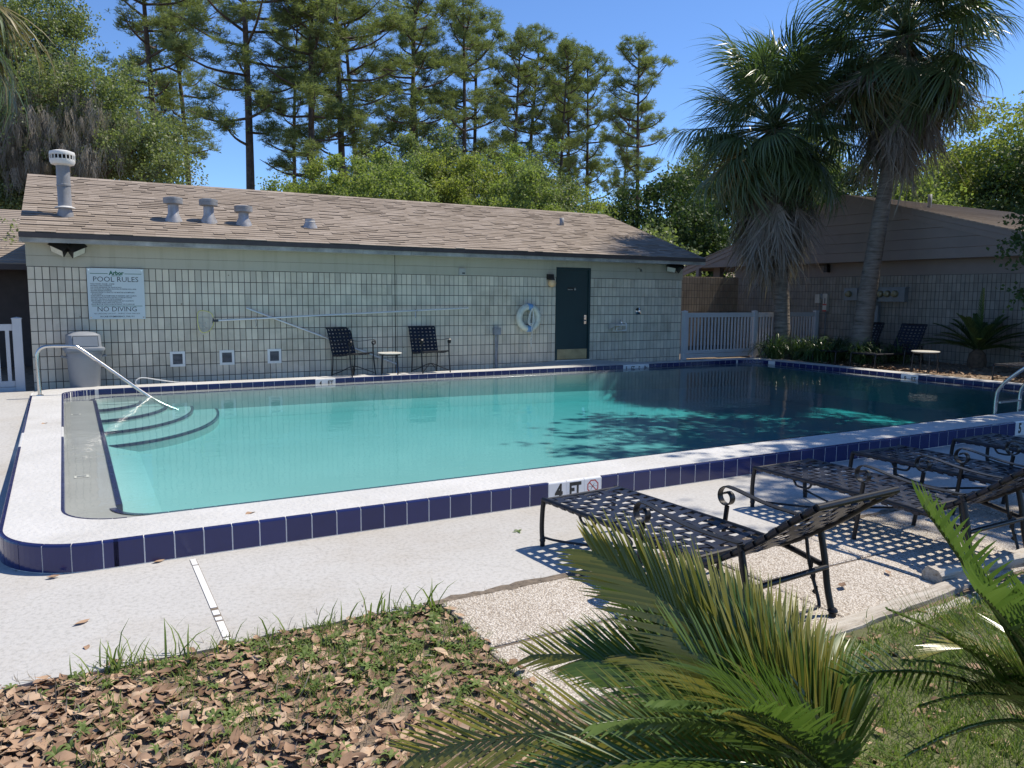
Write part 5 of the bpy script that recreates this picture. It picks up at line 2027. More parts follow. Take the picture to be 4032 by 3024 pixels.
# ------------------------------------------------------------------ timber edging in the foreground
def timber(label, a, b_, w, h, seed):
    r0 = random.Random(seed)
    n = 14
    A, B_ = Vector(a), Vector(b_)
    d = (B_ - A).normalized()
    s_ = Vector((-d.y, d.x, 0))
    mb = MB()
    vs = []
    for i in range(n + 1):
        p = A + (B_ - A) * (i / n)
        for (u_, v_) in ((-1, 0), (-1, 0.8), (-0.6, 1), (0.5, 1), (1, 0.7), (1, 0)):
            vs.append(p + s_ * (u_ * w / 2 * (1 + r0.uniform(-0.10, 0.10))) + Vector((0, 0, h * v_ * (1 + r0.uniform(-0.12, 0.08)))))
    fs = [(i * 6 + j, (i + 1) * 6 + j, (i + 1) * 6 + (j + 1) % 6, i * 6 + (j + 1) % 6) for i in range(n) for j in range(6)] + [tuple(range(6)), tuple(n * 6 + j for j in reversed(range(6)))]
    mb.add(vs, fs)
    o = build('edging_timber', mb, 'weathered_timber', None, True)
    return tag(o, label, 'timber', 'timber edging')


timber('long bleached timber edging the pavers beside the grass', (3.0, -11.93, -0.04), (5.10, -11.80, -0.035), 0.11, 0.065, 2)
timber('short bleached timber butted beyond the long edging timber', (4.98, -11.70, -0.03), (6.6, -11.83, -0.03), 0.13, 0.11, 4)
timber('cracked bleached timber lying low behind the long edging timber', (4.3, -11.99, -0.045), (5.6, -11.93, -0.045), 0.09, 0.055, 6)

# ================================================================== vegetation
def strip_leaf(stations):
    """stations: list of (x, y, z, halfwidth) along a blade lying in y-width -> V, F quads"""
    V, F = [], []
    for x, y, z, w in stations:
        V += [(x, y - w, z), (x, y + w, z)]
    for i in range(len(stations) - 1):
        F.append((2 * i, 2 * i + 1, 2 * i + 3, 2 * i + 2))
    return V, F


def join(parts):
    V, F, o = [], [], 0
    for v, f in parts:
        v, f = np.asarray(v, float), np.asarray(f, int)
        V.append(v)
        F.append(f + o)
        o += len(v)
    return np.concatenate(V), np.concatenate(F)


def tri_tube(pts, r, n=5):
    """tapered tube as quads, numpy"""
    m = MB().tube(pts, r, n, cap=False)
    return np.array(m.v), np.array(m.f)


# ---- palms
def fan_frond(seed, petiole=0.95, R=0.95, n=40, droop=0.75, spread=118, ragged=0.12, dead=False):
    r_ = np.random.default_rng(seed)
    parts = []
    pet = [(petiole * s, 0, -0.06 * s * s * petiole) for s in (0, 0.33, 0.66, 1.0)]
    tip = np.array(pet[-1])
    parts.append(tri_tube(pet + [(petiole + 0.30 * R, 0, pet[-1][2] - 0.06)], [0.022, 0.018, 0.015, 0.012, 0.006], 4))
    dphi = math.radians(2 * spread / (n - 1))
    for k in range(n):
        phi = math.radians(-spread + 2 * spread * k / (n - 1)) + r_.normal(0, 0.02)
        f = 1 - abs(phi) / math.radians(spread)
        base = tip + np.array([0.32 * R * f - 0.02, 0, -0.07 * f * f])
        L = R * (0.70 + 0.30 * f) * (1 + r_.normal(0, ragged))
        if dead:
            phi *= 0.42
            L *= 0.95
        d = np.array([math.cos(phi), math.sin(phi), 0.10 - (0.25 * abs(math.sin(phi)))])
        m = 6
        p = base.copy()
        V, F = [], []
        side0 = np.array([-math.sin(phi), math.cos(phi), 0.0])
        dr = droop * (1 + r_.normal(0, 0.25))
        bend = r_.normal(0, 0.55 if dead else 0.10, 3)
        for i in range(m):
            s = i / (m - 1)
            w = min((0.010 if dead else 0.0145) + 0.002 * r_.normal(), s * L * math.tan(dphi / 2) * 1.05 + 0.003) * (1.0 if s < 0.5 else max(0.05, (1 - s) / 0.5))
            tw = side0 * math.cos(0.5 * s) + np.array([0, 0, 1]) * math.sin(0.5 * s) * (1 if k % 2 else -1)
            V += [p - tw * w, p + tw * w]
            dd = d + np.array([0, 0, -1.0]) * dr * (s ** 1.5) * 2.2 + bend * s * (1.2 if dead else 1.0)
            if dead:
                dd = dd * np.array([1, 1, 0.5]) + np.array([0.5, 0, 0]) * s
            dd /= np.linalg.norm(dd)
            p = p + dd * L / (m - 1)
        for i in range(m - 1):
            F.append((2 * i, 2 * i + 1, 2 * i + 3, 2 * i + 2))
        parts.append((V, F))
    return np_mesh('frond', *join(parts))


def mats(me, *names):
    for n_ in names:
        me.materials.append(M[n_])
    return me


FR_G = [mats(fan_frond(10 + i, 0.75 + 0.11 * i, 0.88 + 0.04 * i, 50, 0.75 + 0.22 * i, 122, 0.12), 'palm_leaf') for i in range(5)]
FR_Y = [mats(fan_frond(30 + i, 0.85, 0.95, 54, 1.0, 115, 0.16), 'palm_yellowing') for i in range(3)]
FR_D = [mats(fan_frond(50 + i, 0.55 + 0.16 * i, 0.92, 40, 0.30, 90, 0.28, True), 'palm_dead') for i in range(5)]


def palm(label, base, top, r0, r1, ng, ny, nd, scale, seed, skirt=1.0, boots=True):
    r_ = random.Random(seed)
    t_ = thing('cabbage_palm', label, 'palm tree', base, 0, 'cabbage palms')
    base, top = Vector(base), Vector(top)
    H = (top - base).length
    pts, rad = [], []
    n = 60
    for i in range(n + 1):
        s = i / n
        p = base.lerp(top, s)
        p = p + Vector((0.10 * math.sin(s * PI), 0.05 * math.sin(s * 2 * PI), 0)) * 0.7
        pts.append(p - base)
        rad.append((r0 + (r1 - r0) * min(1, s * 1.6)) * (1 + 0.14 * math.exp(-s * 14)) * (1 + (0.022 if i % 2 else -0.012) + r_.uniform(-0.008, 0.008)))
    tr_ = build('trunk', MB().tube(pts, rad, 18), 'palm_bark', t_, True, world=False)
    c = pts[-1]
    if boots:
        q = MB()
        for k in range(34):
            a = r_.uniform(0, 2 * PI)
            z = H - r_.uniform(0.1, 0.9)
            o = Vector((math.cos(a), math.sin(a), 0))
            pp = c.lerp(pts[0], (H - z) / H)
            q.bar(pp + o * r1 * 0.9, pp + o * (r1 + 0.14) + Vector((0, 0, 0.12)), 0.05, 0.02)
        tag(build('leaf_boots', q, 'palm_dead', tr_, world=False), kind='stuff')
    ga = 2.399963
    for k in range(ng):
        f = k / max(1, ng - 1)
        el = math.radians(84 - 158 * f ** 0.85 + r_.uniform(-9, 9))
        az = k * ga + r_.uniform(-0.25, 0.25)
        o = put('frond', r_.choice(FR_G), None, t_, tuple(c + Vector((0, 0, 0.12 * (1 - f)))), (r_.uniform(-0.35, 0.35), -el, az))
        o.scale = (scale * r_.uniform(0.9, 1.1),) * 3
    for k in range(ny):
        el = math.radians(r_.uniform(-62, -20))
        o = put('frond', r_.choice(FR_Y + FR_Y + (FR_D if nd else [])), None, t_, tuple(c + Vector((0, 0, -0.15))), (r_.uniform(-0.4, 0.4), -el, k * ga * 1.3 + r_.uniform(-0.4, 0.4)))
        o.scale = (scale * r_.uniform(0.9, 1.05),) * 3
    for k in range(nd):
        el = math.radians(r_.uniform(-90, -60))
        az = k * ga + r_.uniform(-0.4, 0.4)
        drop = r_.uniform(0.0, 0.55) * skirt
        o = put('frond', r_.choice(FR_D), None, t_, tuple(c + Vector((0.12 * math.cos(az), 0.12 * math.sin(az), -0.25 - drop))), (r_.uniform(-0.6, 0.6), -el, az))
        o.scale = (scale * r_.uniform(0.9, 1.15),) * 3
    return t_


palm('shorter full-skirted cabbage palm standing against the shaded picket fence', (16.28, -0.58, 0.05), (15.80, -0.42, 5.75), 0.20, 0.17, 104, 6, 78, 1.22, 1, 1.9)
palm('tall leaning cabbage palm in front of the electric meters', (17.0, -2.2, 0.05), (17.56, -2.52, 7.65), 0.235, 0.155, 90, 34, 52, 1.27, 2, 1.1)
tp = at(-470, -270, 8.6)
palm('cabbage palm leaning over the shallow end with only hanging frond tips showing', (tp[0] - 0.5, tp[1] + 0.4, -0.05), tuple(tp), 0.19, 0.16, 40, 14, 0, 1.0, 3)


# ---- generic foliage templates
def leaf_clump(seed, n=7, spread=0.16, L=0.11, W=0.045):
    r_ = np.random.default_rng(seed)
    V, F = [], []
    for k in range(n):
        c = r_.normal(0, spread * 0.55, 3)
        R = rand_rots(1, None, r_)[0]
        l, w = L * r_.uniform(0.7, 1.25), W * r_.uniform(0.8, 1.2)
        q = np.array([(0, 0, 0), (l * 0.5, w, l * 0.10), (l, 0, -l * 0.08), (l * 0.5, -w, l * 0.10)]) @ R.T + c
        o = len(V)
        V += list(q)
        F.append((o, o + 1, o + 2, o + 3))
    return np.array(V), np.array(F)


def needle_tuft(seed, n=17, L=0.30, W=0.0125):
    r_ = np.random.default_rng(seed)
    V, F = [], []
    for k in range(n):
        a, el = r_.uniform(0, 2 * PI), r_.uniform(-0.3, 1.4)
        d = np.array([math.cos(a) * math.cos(el), math.sin(a) * math.cos(el), math.sin(el)])
        s = np.cross(d, r_.normal(0, 1, 3))
        s /= np.linalg.norm(s)
        l = L * r_.uniform(0.7, 1.2)
        o = len(V)
        V += [d * 0.02 - s * W * 0.6, d * 0.02 + s * W * 0.6, d * l * 0.7 + s * W, d * l - np.array([0, 0, 0.03])]
        F.append((o, o + 1, o + 2, o + 3))
    return np.array(V), np.array(F)


def crown_points(r_, ell, nsub, per, sub_r, shell=0.55):
    """clumped points inside a set of ellipsoids"""
    vol = np.array([e[3] * e[4] * e[5] for e in ell]) ** 0.8
    cnt = np.maximum(1, (nsub * vol / vol.sum()).astype(int))
    P, S = [], []
    for e, c in zip(ell, cnt):
        d = r_.normal(0, 1, (c, 3))
        d /= np.linalg.norm(d, axis=1)[:, None]
        rad = r_.uniform(shell ** 3, 1, c) ** (1 / 3)
        cen = d * rad[:, None] * np.array(e[3:6]) + np.array(e[0:3])
        S.append(cen)
        sr = sub_r * r_.uniform(0.6, 1.3, c)
        pts = r_.normal(0, 0.5, (c, per, 3)) * np.array([1, 1, 0.7]) * sr[:, None, None] + cen[:, None]
        P.append(pts.reshape(-1, 3))
    return np.concatenate(P), np.concatenate(S)


def crown_mesh(seed, ell, nsub, per, sub_r, lsize, shell=0.55, n=7):
    r_ = np.random.default_rng(seed)
    P, S = crown_points(r_, ell, nsub, per, sub_r, shell)
    tv, tf = leaf_clump(seed + 5, n, 0.17, 0.115, 0.045)
    k = len(P)
    V, F = scatter(tv, tf, P, rand_rots(k, None, r_), lsize * r_.uniform(0.75, 1.3, k))
    return np_mesh('crown', V, F), S


def limbs_mesh(seed, trunk, S, r0, every=3):
    """trunk path plus limbs reaching some of the sub-crown centres S"""
    r_ = np.random.default_rng(seed)
    mb = MB()
    T = [Vector(p) for p in trunk]
    n = len(T)
    mb.tube(smooth_path(T, 4), [r0 * (1 - 0.72 * i / (4 * (n - 1))) for i in range(4 * (n - 1) + 1)], 9)
    zt = T[-1].z
    for q in S[::every]:
        q = Vector(q)
        f = min(0.98, max(0.35, (q.z * 0.62) / zt)) if zt > 0 else 0.8
        i = f * (n - 1)
        a = T[int(i)].lerp(T[min(n - 1, int(i) + 1)], i - int(i))
        mid = a.lerp(q, 0.5) + Vector((r_.normal(0, 0.25), r_.normal(0, 0.25), -0.05 * (q - a).length))
        rr_ = r0 * 0.34 * r_.uniform(0.6, 1.1)
        mb.tube(smooth_path([a, mid, q], 3), [rr_, rr_ * 0.85, rr_ * 0.7, rr_ * 0.55, rr_ * 0.42, rr_ * 0.3, rr_ * 0.15], 5, cap=False)
    return mb


# ---- pines
def pine_variant(seed, H=24.0, c0=0.40, wid=3.6, nl=34):
    r_ = np.random.default_rng(seed)
    path = []
    dx, dy = r_.normal(0, 0.5), r_.normal(0, 0.5)
    for i in range(9):
        s = i / 8
        path.append(Vector((dx * s * s + 0.12 * math.sin(5 * s + seed), dy * s * s + 0.12 * math.cos(4 * s + seed), H * s)))
    tr_ = MB()
    dense = smooth_path(path, 4)
    m = len(dense)
    tr_.tube(dense, [0.30 * (1 - 0.80 * i / (m - 1)) for i in range(m)], 9)
    P = []
    for k in range(nl):
        f = (k + r_.uniform(0, 1)) / nl
        f = f ** 0.85
        z = H * (c0 + (0.985 - c0) * f)
        a = dense[min(m - 1, int(z / H * (m - 1)))]
        L = wid * (0.35 + 0.75 * math.sin(PI * min(1, 0.22 + 0.72 * f))) * r_.uniform(0.55, 1.15)
        if f < 0.2 and r_.uniform() < 0.35:
            L *= 0.5
        az = k * 2.4 + r_.normal(0, 0.5)
        up = 0.15 + 0.5 * f + r_.normal(0, 0.12)
        d = Vector((math.cos(az), math.sin(az), up)).normalized()
        b_ = a + d * L * 0.55 + Vector((0, 0, -0.10 * L))
        c_ = a + d * L
        tr_.tube(smooth_path([a, b_, c_], 3), [0.085, 0.078, 0.07, 0.06, 0.05, 0.035, 0.015], 5, cap=False)
        nc = int(3 + L * 1.5)
        for j in range(nc):
            u = r_.uniform(0.42, 1.05)
            o = r_.normal(0, 0.33, 3) * np.array([1, 1, 0.55]) * (0.5 + 0.25 * L)
            cen = np.array(a.lerp(c_, u)) + o + np.array([0, 0, 0.15])
            q = r_.normal(0, 0.24, (14, 3)) * np.array([1.05, 1.05, 0.62]) + cen
            P.append(q)
            if j % 2 == 0:
                e = a.lerp(c_, u * 0.8)
                tr_.tube([e, Vector(cen)], [0.03, 0.012], 4, cap=False)
    topc = r_.normal(0, 0.42, (60, 3)) * np.array([1, 1, 1.1]) + np.array(dense[-1]) - np.array([0, 0, 0.3])
    P.append(topc)
    P = np.concatenate(P)
    tv, tf = needle_tuft(seed + 3)
    kk = len(P)
    V, F = scatter(tv, tf, P, rand_rots(kk, 0.7, r_), r_.uniform(0.75, 1.25, kk))
    cm = mats(np_mesh('crown', V, F), 'pine_needle')
    tm = tr_.mesh('trunk', True)
    tm.materials.append(M['pine_bark'])
    return tm, cm


PV = [pine_variant(101, 24, 0.36, 3.6, 34), pine_variant(102, 24, 0.46, 3.1, 28), pine_variant(103, 24, 0.30, 3.3, 36), pine_variant(104, 24, 0.40, 4.0, 32)]
pines = [(628, 52, -260, 0, 1.0), (752, 56, -120, 1, 0.85), (985, 47, -420, 3, 1.0), (1163, 64, 60, 1, 0.8), (1222, 48, -240, 2, 1.0), (1346, 51, -300, 3, 0.95), (1417, 64, -50, 0, 0.9), (1607, 56, -90, 0, 0.95), (1642, 68, 110, 1, 0.9), (1837, 60, 30, 2, 0.9), (1870, 67, 75, 3, 0.85), (2007, 64, 150, 0, 0.8), (2072, 69, 165, 1, 0.95), (2203, 67, 195, 2, 0.75), (2243, 72, 205, 3, 0.75), (2316, 73, 215, 0, 0.8), (2451, 80, 430, 1, 0.8), (2512, 66, 187, 3, 0.9)]
for i, (u, D_, vt_, v_, wd) in enumerate(pines):
    g = at(u, 900, D_)
    H = at(u, vt_, D_)[2]
    t_ = thing('pine_tree', 'tall slim pine with dark trunk rising behind the pool house', 'pine tree', (g[0], g[1], -0.04), i * 1.9, 'tall pines behind the pool house')
    s = H / 24.0
    tm, cm = PV[v_]
    put('trunk', tm, None, t_)
    put('crown', cm, None, t_)
    t_.scale = (s * wd * 1.05, s * wd * 1.05, s)


# ---- broadleaf trees
def broadleaf(label, base, ell, nsub, per, sub_r, lsize, leaf, seed, trunk_top=None, r0=0.16, group=None, name='broadleaf_tree', shell=0.55, every=3, n=7, bark='oak_bark', trunk_mid=None):
    t_ = thing(name, label, 'tree', base, 0, group)
    cm, S = crown_mesh(seed, ell, nsub, per, sub_r, lsize, shell, n)
    mats(cm, leaf)
    put('crown', cm, None, t_)
    top = trunk_top or tuple(np.mean(np.array([e[:3] for e in ell]), axis=0))
    mid = trunk_mid or (top[0] * 0.35, top[1] * 0.35, top[2] * 0.5)
    build('trunk', limbs_mesh(seed + 1, [(0, 0, 0), mid, top], S, r0, every), bark, t_, True, world=False)
    return t_


def tree_at(u, vtop, D_, rx, rz, *a, **k):
    """broadleaf tree whose crown top shows at (u, vtop)"""
    g = at(u, 900, D_)
    zt = at(u, vtop, D_)[2]
    return (g[0], g[1], -0.04), [(0, 0, zt - rz, rx, rx, rz), (rx * 0.45, -rx * 0.2, zt - rz * 1.5, rx * 0.75, rx * 0.75, rz * 0.8), (-rx * 0.5, 0.1 * rx, zt - rz * 1.6, rx * 0.75, rx * 0.7, rz * 0.8)]


und = [(1290, 640, 44, 2.2), (1440, 590, 40, 2.3), (1555, 640, 37, 1.9), (1655, 530, 43, 2.4), (1800, 600, 41, 2.0), (1960, 565, 45, 2.3), (2060, 680, 38, 1.8), (2150, 625, 43, 2.0), (2290, 760, 46, 2.2), (2400, 850, 44, 1.8), (1130, 705, 42, 1.9), (535, 690, 40, 1.9), (700, 735, 42, 1.7), (2330, 845, 40, 1.5)]
for i, (u, v_, D_, rx) in enumerate(und):
    b_, e_ = tree_at(u, v_, D_, rx, 1.9)
    ru = random.Random(900 + i)
    e_ += [(0, 0, e_[0][2] - 3.0, rx * 1.1, rx * 1.0, 1.8)] + [(ru.uniform(-1, 1) * rx * 1.2, ru.uniform(-1, 1) * rx, e_[0][2] + ru.uniform(-1.5, 1.9), 0.4, 0.4, 0.9) for _ in range(9)]
    broadleaf('light green bushy tree showing above the pool house roof ridge', b_, e_, 84, 36, 0.52, 1.1, ('lime_leaf', 'bright_leaf', 'bright_leaf', 'oak_leaf')[i % 4], 200 + i, r0=0.14, group='bushy trees above the ridge', every=4)
for i, (u, v_, D_, rx, lf, lab) in enumerate(((2585, 690, 38, 2.3, 'dark_leaf', 'dark green tree beside the end of the pool house roof'), (2700, 800, 34, 1.9, 'dark_leaf', 'dark leafy tree between the pool house roof and the shorter palm'), (2560, 930, 30, 1.5, 'oak_leaf', 'low green tree just behind the pool house roof end'),
                                           (2830, 560, 46, 2.6, 'oak_leaf', 'green tree glimpsed behind the shorter palm crown'), (3130, 520, 46, 3.0, 'oak_leaf', 'green tree filling the gap between the two palm crowns'), (3420, 640, 40, 2.4, 'dark_leaf', 'dark green tree behind the apartment ridge beside the tall palm trunk'), (3590, 690, 36, 2.0, 'bright_leaf', 'fresh green tree behind the apartment ridge under the tall palm'),
                                           (3900, 440, 38, 3.4, 'lime_leaf', 'yellow green sunlit tree rising behind the apartment roof'), (3735, 600, 42, 2.4, 'bright_leaf', 'mid green tree beside the yellow green one behind the apartment roof'), (4130, 520, 34, 2.6, 'dark_leaf', 'dark tree at the far end of the apartment roof'))):
    b_, e_ = tree_at(u, v_, D_, rx, 2.0)
    e_ += [(0, 0, e_[0][2] - 2.6, rx * 1.15, rx * 1.1, 2.0), (0, 0, max(1.5, e_[0][2] - 5.0), rx * 1.0, rx, 2.0)]
    broadleaf(lab, b_, e_, 150, 30, 0.8, 1.25, lf, 240 + i, r0=0.15, every=4, n=8)

# live oak hung with moss at the left
g = np.array([*at(150, 900, 24)[:2], -0.04])


def rel(u, v, D_, rx, ry, rz):
    p = at(u, v, D_) - g
    return (p[0], p[1], p[2], rx, ry, rz)


oell = [rel(60, 180, 24, 1.9, 1.9, 1.5), rel(330, 390, 23, 1.7, 1.7, 1.1), rel(170, 520, 23, 1.9, 1.6, 1.0), rel(-150, 420, 24, 2.2, 2, 2.0), rel(560, 560, 22.5, 1.3, 1.2, 0.75), rel(650, 690, 22, 0.85, 0.9, 0.7), rel(420, 640, 22.5, 1.3, 1.1, 0.7), rel(40, 820, 23, 1.1, 1.1, 1.2), rel(-60, 620, 23, 1.3, 1.3, 1.3), rel(210, 60, 24.5, 1.0, 1.0, 0.8), rel(20, 950, 17.5, 0.55, 0.5, 0.45), rel(480, 330, 24, 0.5, 0.5, 0.6), rel(150, 700, 24.5, 1.2, 1.2, 0.8)]
oak = broadleaf('live oak hung with grey moss behind the neighbour house and flue', tuple(g), oell, 430, 46, 0.62, 0.62, 'oak_leaf', 301, trunk_top=(0.2, 0.3, 6.4), r0=0.34, name='live_oak', shell=0.3, every=2)
r_ = np.random.default_rng(77)
mp_ = []
for (u, v, D_, n_, su, sv) in ((120, 380, 22.5, 260, 120, 60), (220, 490, 22.3, 320, 150, 60), (60, 560, 22.5, 200, 80, 70), (340, 600, 22, 150, 60, 40), (130, 660, 22.5, 110, 90, 50)):
    for k in range(n_):
        mp_.append(at(u + r_.normal(0, su), v + r_.normal(0, sv), D_ + r_.normal(0, 0.7)) - g)
mp_ = np.array(mp_)
parts = []
for q in range(9):
    st = []
    for i in range(6):
        s = i / 5
        st.append((0.05 * math.sin(7 * s + q), 0.04 * math.cos(5 * s + q * 2), -s, 0.007 * (1 - s) + 0.0025))
    parts.append(strip_leaf(st))
    parts.append(strip_leaf([(y, x, z * 0.8, w) for x, y, z, w in st]))
tv, tf = join([(np.array(v) * np.array([1.4, 1.4, 1]) + np.array([r_.normal(0, 0.10), r_.normal(0, 0.10), r_.normal(0, 0.12)]), f) for v, f in parts])
k = len(mp_)
V, F = scatter(tv, tf, mp_, rand_rots(k, 0.14, r_), r_.uniform(0.22, 0.75, k))
put('moss', mats(np_mesh('moss', V, F), 'moss_grey'), None, oak)

# shade oaks at the deep end, crowns over the pool
g = np.array([16.6, -9.9, -0.04])
sell = [(-0.3, 0.9, 10.4, 4.6, 4.4, 2.0), (-2.8, -0.5, 9.6, 2.6, 3.0, 1.4), (2.5, 0.5, 9.5, 3, 3, 1.8), (0.2, -2.6, 9.2, 3.4, 2.4, 1.6)]
p = at(3985, 975, 12.0) - g
tw = [(p[0] + 0.25, p[1] - 0.25, p[2], 0.50, 0.45, 0.40), (p[0] + 0.75, p[1] - 0.5, p[2] + 0.8, 0.6, 0.5, 0.4), (p[0] + 0.55, p[1] - 0.3, p[2] - 0.75, 0.25, 0.25, 0.22), (p[0] + 1.6, p[1] - 1.0, p[2] + 2.0, 0.7, 0.7, 0.5)]
so_ = broadleaf('spreading oak whose dark twigs hang in beside the apartment roof', tuple(g), sell, 115, 24, 0.8, 1.3, 'dark_leaf', 401, trunk_top=(-0.2, 0.4, 9.0), r0=0.36, name='shade_oak', shell=0.1, every=2)
cm, S = crown_mesh(411, tw, 26, 26, 0.42, 0.62, 0.2, 8)
put('hanging_twigs', mats(cm, 'dark_leaf'), None, so_)
q = MB()
lb_ = Vector((0, 0.2, 6.0))
for e in tw:
    q.tube(smooth_path([lb_, lb_.lerp(Vector(e[:3]), 0.5) + Vector((0, 0, 0.5)), Vector(e[:3])], 4), [0.07, 0.065, 0.06, 0.05, 0.042, 0.035, 0.03, 0.02, 0.012], 6)
for s_ in S:
    e = min(tw, key=lambda e: (Vector(e[:3]) - Vector(s_)).length)
    q.tube([Vector(e[:3]), Vector(s_)], [0.012, 0.005], 4)
tag(build('hanging_limbs', q, 'oak_bark', so_, True, world=False), kind='stuff')
g = np.array([18.0, -7.6, -0.04])
sell = [(-0.3, 1.2, 11.0, 3.4, 2.2, 1.6), (1.2, -0.6, 10.6, 3, 2.4, 1.6), (-2.4, 1.6, 11.4, 2.4, 1.8, 1.2), (2.6, 0.8, 11.2, 2.4, 1.8, 1.3)]
broadleaf('oak whose high limbs reach over the deep end of the pool', tuple(g), sell, 92, 24, 0.8, 1.3, 'dark_leaf', 402, trunk_top=(0.0, 0.6, 10.0), r0=0.33, name='shade_oak', shell=0.1, every=3, trunk_mid=(0.1, 0.0, 5.5))

for (x_, y_, rr_, zt_, lb) in ((13.6, -11.6, 2.4, 9.0, 'dense dark tree added out of view to block sky light beside the deck past the last lounge chair'), (17.6, -11.8, 3.0, 11.0, 'dense dark tree added out of view to block sky light between the oaks and the deck'), (21.5, -11.0, 3.2, 12.0, 'dense dark tree added out of view to block sky light past the end of the apartment building')):
    broadleaf(lb, (x_, y_, -0.02), [(0, 0, zt_ - 2, rr_, rr_, 2.0), (0.5, 0.3, zt_ - 4.2, rr_, rr_, 2.0), (-0.4, -0.2, zt_ - 6.0, rr_ * 0.8, rr_ * 0.8, 1.6)], 120, 24, 0.9, 1.6, 'dark_leaf', 420 + int(x_), r0=0.2, every=5)  # unseen trees added to keep sky light off the deep end

# ---- strap-leaved clumps under the palms
bl = [strip_leaf([(0.0, 0, 0.0, 0.006), (0.05, 0, 0.22, 0.009), (0.14, 0, 0.40, 0.009), (0.27, 0, 0.50, 0.008), (0.42, 0, 0.50, 0.006), (0.54, 0, 0.42, 0.001)]),
      strip_leaf([(0.0, 0, 0.0, 0.006), (0.09, 0, 0.18, 0.009), (0.22, 0, 0.32, 0.009), (0.38, 0, 0.36, 0.008), (0.52, 0, 0.28, 0.006), (0.62, 0, 0.15, 0.001)])]
lir = [(15.72, -0.78, 1.05), (16.35, -1.15, 1.0), (16.15, -1.75, 1.0), (16.75, -1.75, 1.05), (16.7, -2.55, 1.0), (17.45, -2.9, 0.95), (17.3, -1.3, 0.9)]
lab = ['strap-leaved clump at the fence corner nearest the pool coping', 'strap-leaved clump at the foot of the shorter palm', 'strap-leaved clump between the pool corner and the tall palm', 'strap-leaved clump beside the foot of the tall palm', 'strap-leaved clump behind the upright lounge chairs', 'strap-leaved clump below the electric meters', 'strap-leaved clump between the two palm trunks']
for (x, y, s), lb in zip(lir, lab):
    r_ = np.random.default_rng(int(x * 100))
    k = 230
    Vs = []
    for tv, tf in bl:
        kk = k // 2
        pos = r_.normal(0, 0.10, (kk, 3)) * np.array([1, 1, 0])
        Vs.append(scatter(tv, tf, pos, rand_rots(kk, 0.35, r_), s * r_.uniform(0.7, 1.2, kk)))
    o = put('liriope', mats(np_mesh('liriope', *join(Vs)), 'liriope_leaf'), None, None, (x, y, 0.09))
    tag(o, lb, 'plant', 'strap-leaved clumps under the palms')


# ---- sagos
def sago_frond(c0, c1, c2, n, L, W, up, curl=0.0, seed=0, lead=0.95, roll=0.0, name='frond'):
    """feather leaf along a quadratic curve c0-c1-c2 (local coordinates)"""
    r_ = np.random.default_rng(seed)
    c0, c1, c2 = (np.array(c, float) for c in (c0, c1, c2))

    def B(s):
        return c0 * (1 - s) ** 2 + c1 * 2 * s * (1 - s) + c2 * s * s

    def T(s):
        d = 2 * (c1 - c0) * (1 - s) + 2 * (c2 - c1) * s
        return d / np.linalg.norm(d)
    parts = [tri_tube([B(s) for s in np.linspace(0, 1, 10)], list(np.linspace(0.011, 0.003, 10)), 5)]
    for k in range(n):
        s = 0.16 + 0.84 * (k / (n - 1))
        p, t_ = B(s), T(s)
        side = np.cross(t_, np.array([0, 0, 1.0]))
        side /= np.linalg.norm(side)
        nrm_ = np.cross(side, t_)
        side, nrm_ = side * math.cos(roll) + nrm_ * math.sin(roll), nrm_ * math.cos(roll) - side * math.sin(roll)
        ll = L * (0.35 + 0.65 * math.sin(PI * min(1.0, 0.12 + 0.80 * (s - 0.16) / 0.84 + 0.08)) ** 0.7) * r_.uniform(0.93, 1.07)
        for sg_ in (-1, 1):
            d = t_ * (lead + 0.6 * s ** 2) + side * sg_ * 0.75 + nrm_ * up + r_.normal(0, 0.04, 3)
            d /= np.linalg.norm(d)
            wv = np.cross(d, nrm_ + side * sg_ * 0.3)
            wv /= np.linalg.norm(wv)
            q = p.copy()
            V = []
            m = 5
            for i in range(m):
                f = i / (m - 1)
                w = W * (0.75 + 0.5 * f if f < 0.5 else max(0.05, 1.9 * (1 - f)))
                w = W * (1.0 if f < 0.6 else max(0.08, (1 - f) / 0.4))
                V += [q - wv * w, q + wv * w]
                bend = np.array([0, 0, -0.16 * f]) + nrm_ * (-0.06)
                if curl and f > 0.6:
                    bend = bend - d * curl * 2.0 + nrm_ * curl
                dd = d + bend * 0.8 * f
                dd /= np.linalg.norm(dd)
                q = q + dd * ll / (m - 1)
            parts.append((V, [(2 * i, 2 * i + 1, 2 * i + 3, 2 * i + 2) for i in range(m - 1)]))
    return np_mesh('frond', *join(parts))


def sago(label, base, crown_z, fronds, r0=0.10):
    t_ = thing('sago_palm', label, 'sago palm', base, 0)
    q = MB().lathe([(r0 * 1.1, -0.02), (r0 * 1.25, crown_z * 0.4), (r0, crown_z * 0.85), (r0 * 0.4, crown_z + 0.04), (0.001, crown_z + 0.06)], 14)
    build('trunk', q, 'sago_trunk', t_, True, world=False)
    for i, (tip, lift, n, L, W, up, mat, curl, *ro) in enumerate(fronds):
        c0 = np.array([0, 0, crown_z])
        tip = np.array(tip)
        c1 = c0 + (tip - c0) * 0.45 + np.array([0, 0, lift])
        me = sago_frond(c0, c1, tip, n, L, W, up, curl, 900 + i, roll=ro[0] if ro else 0.0)
        put('frond', mats(me, mat), None, t_)
    return t_


A0 = np.array([2.52, -13.0, -0.03])


def ta(u, v, D_, o):
    return at(u, v, D_) - o


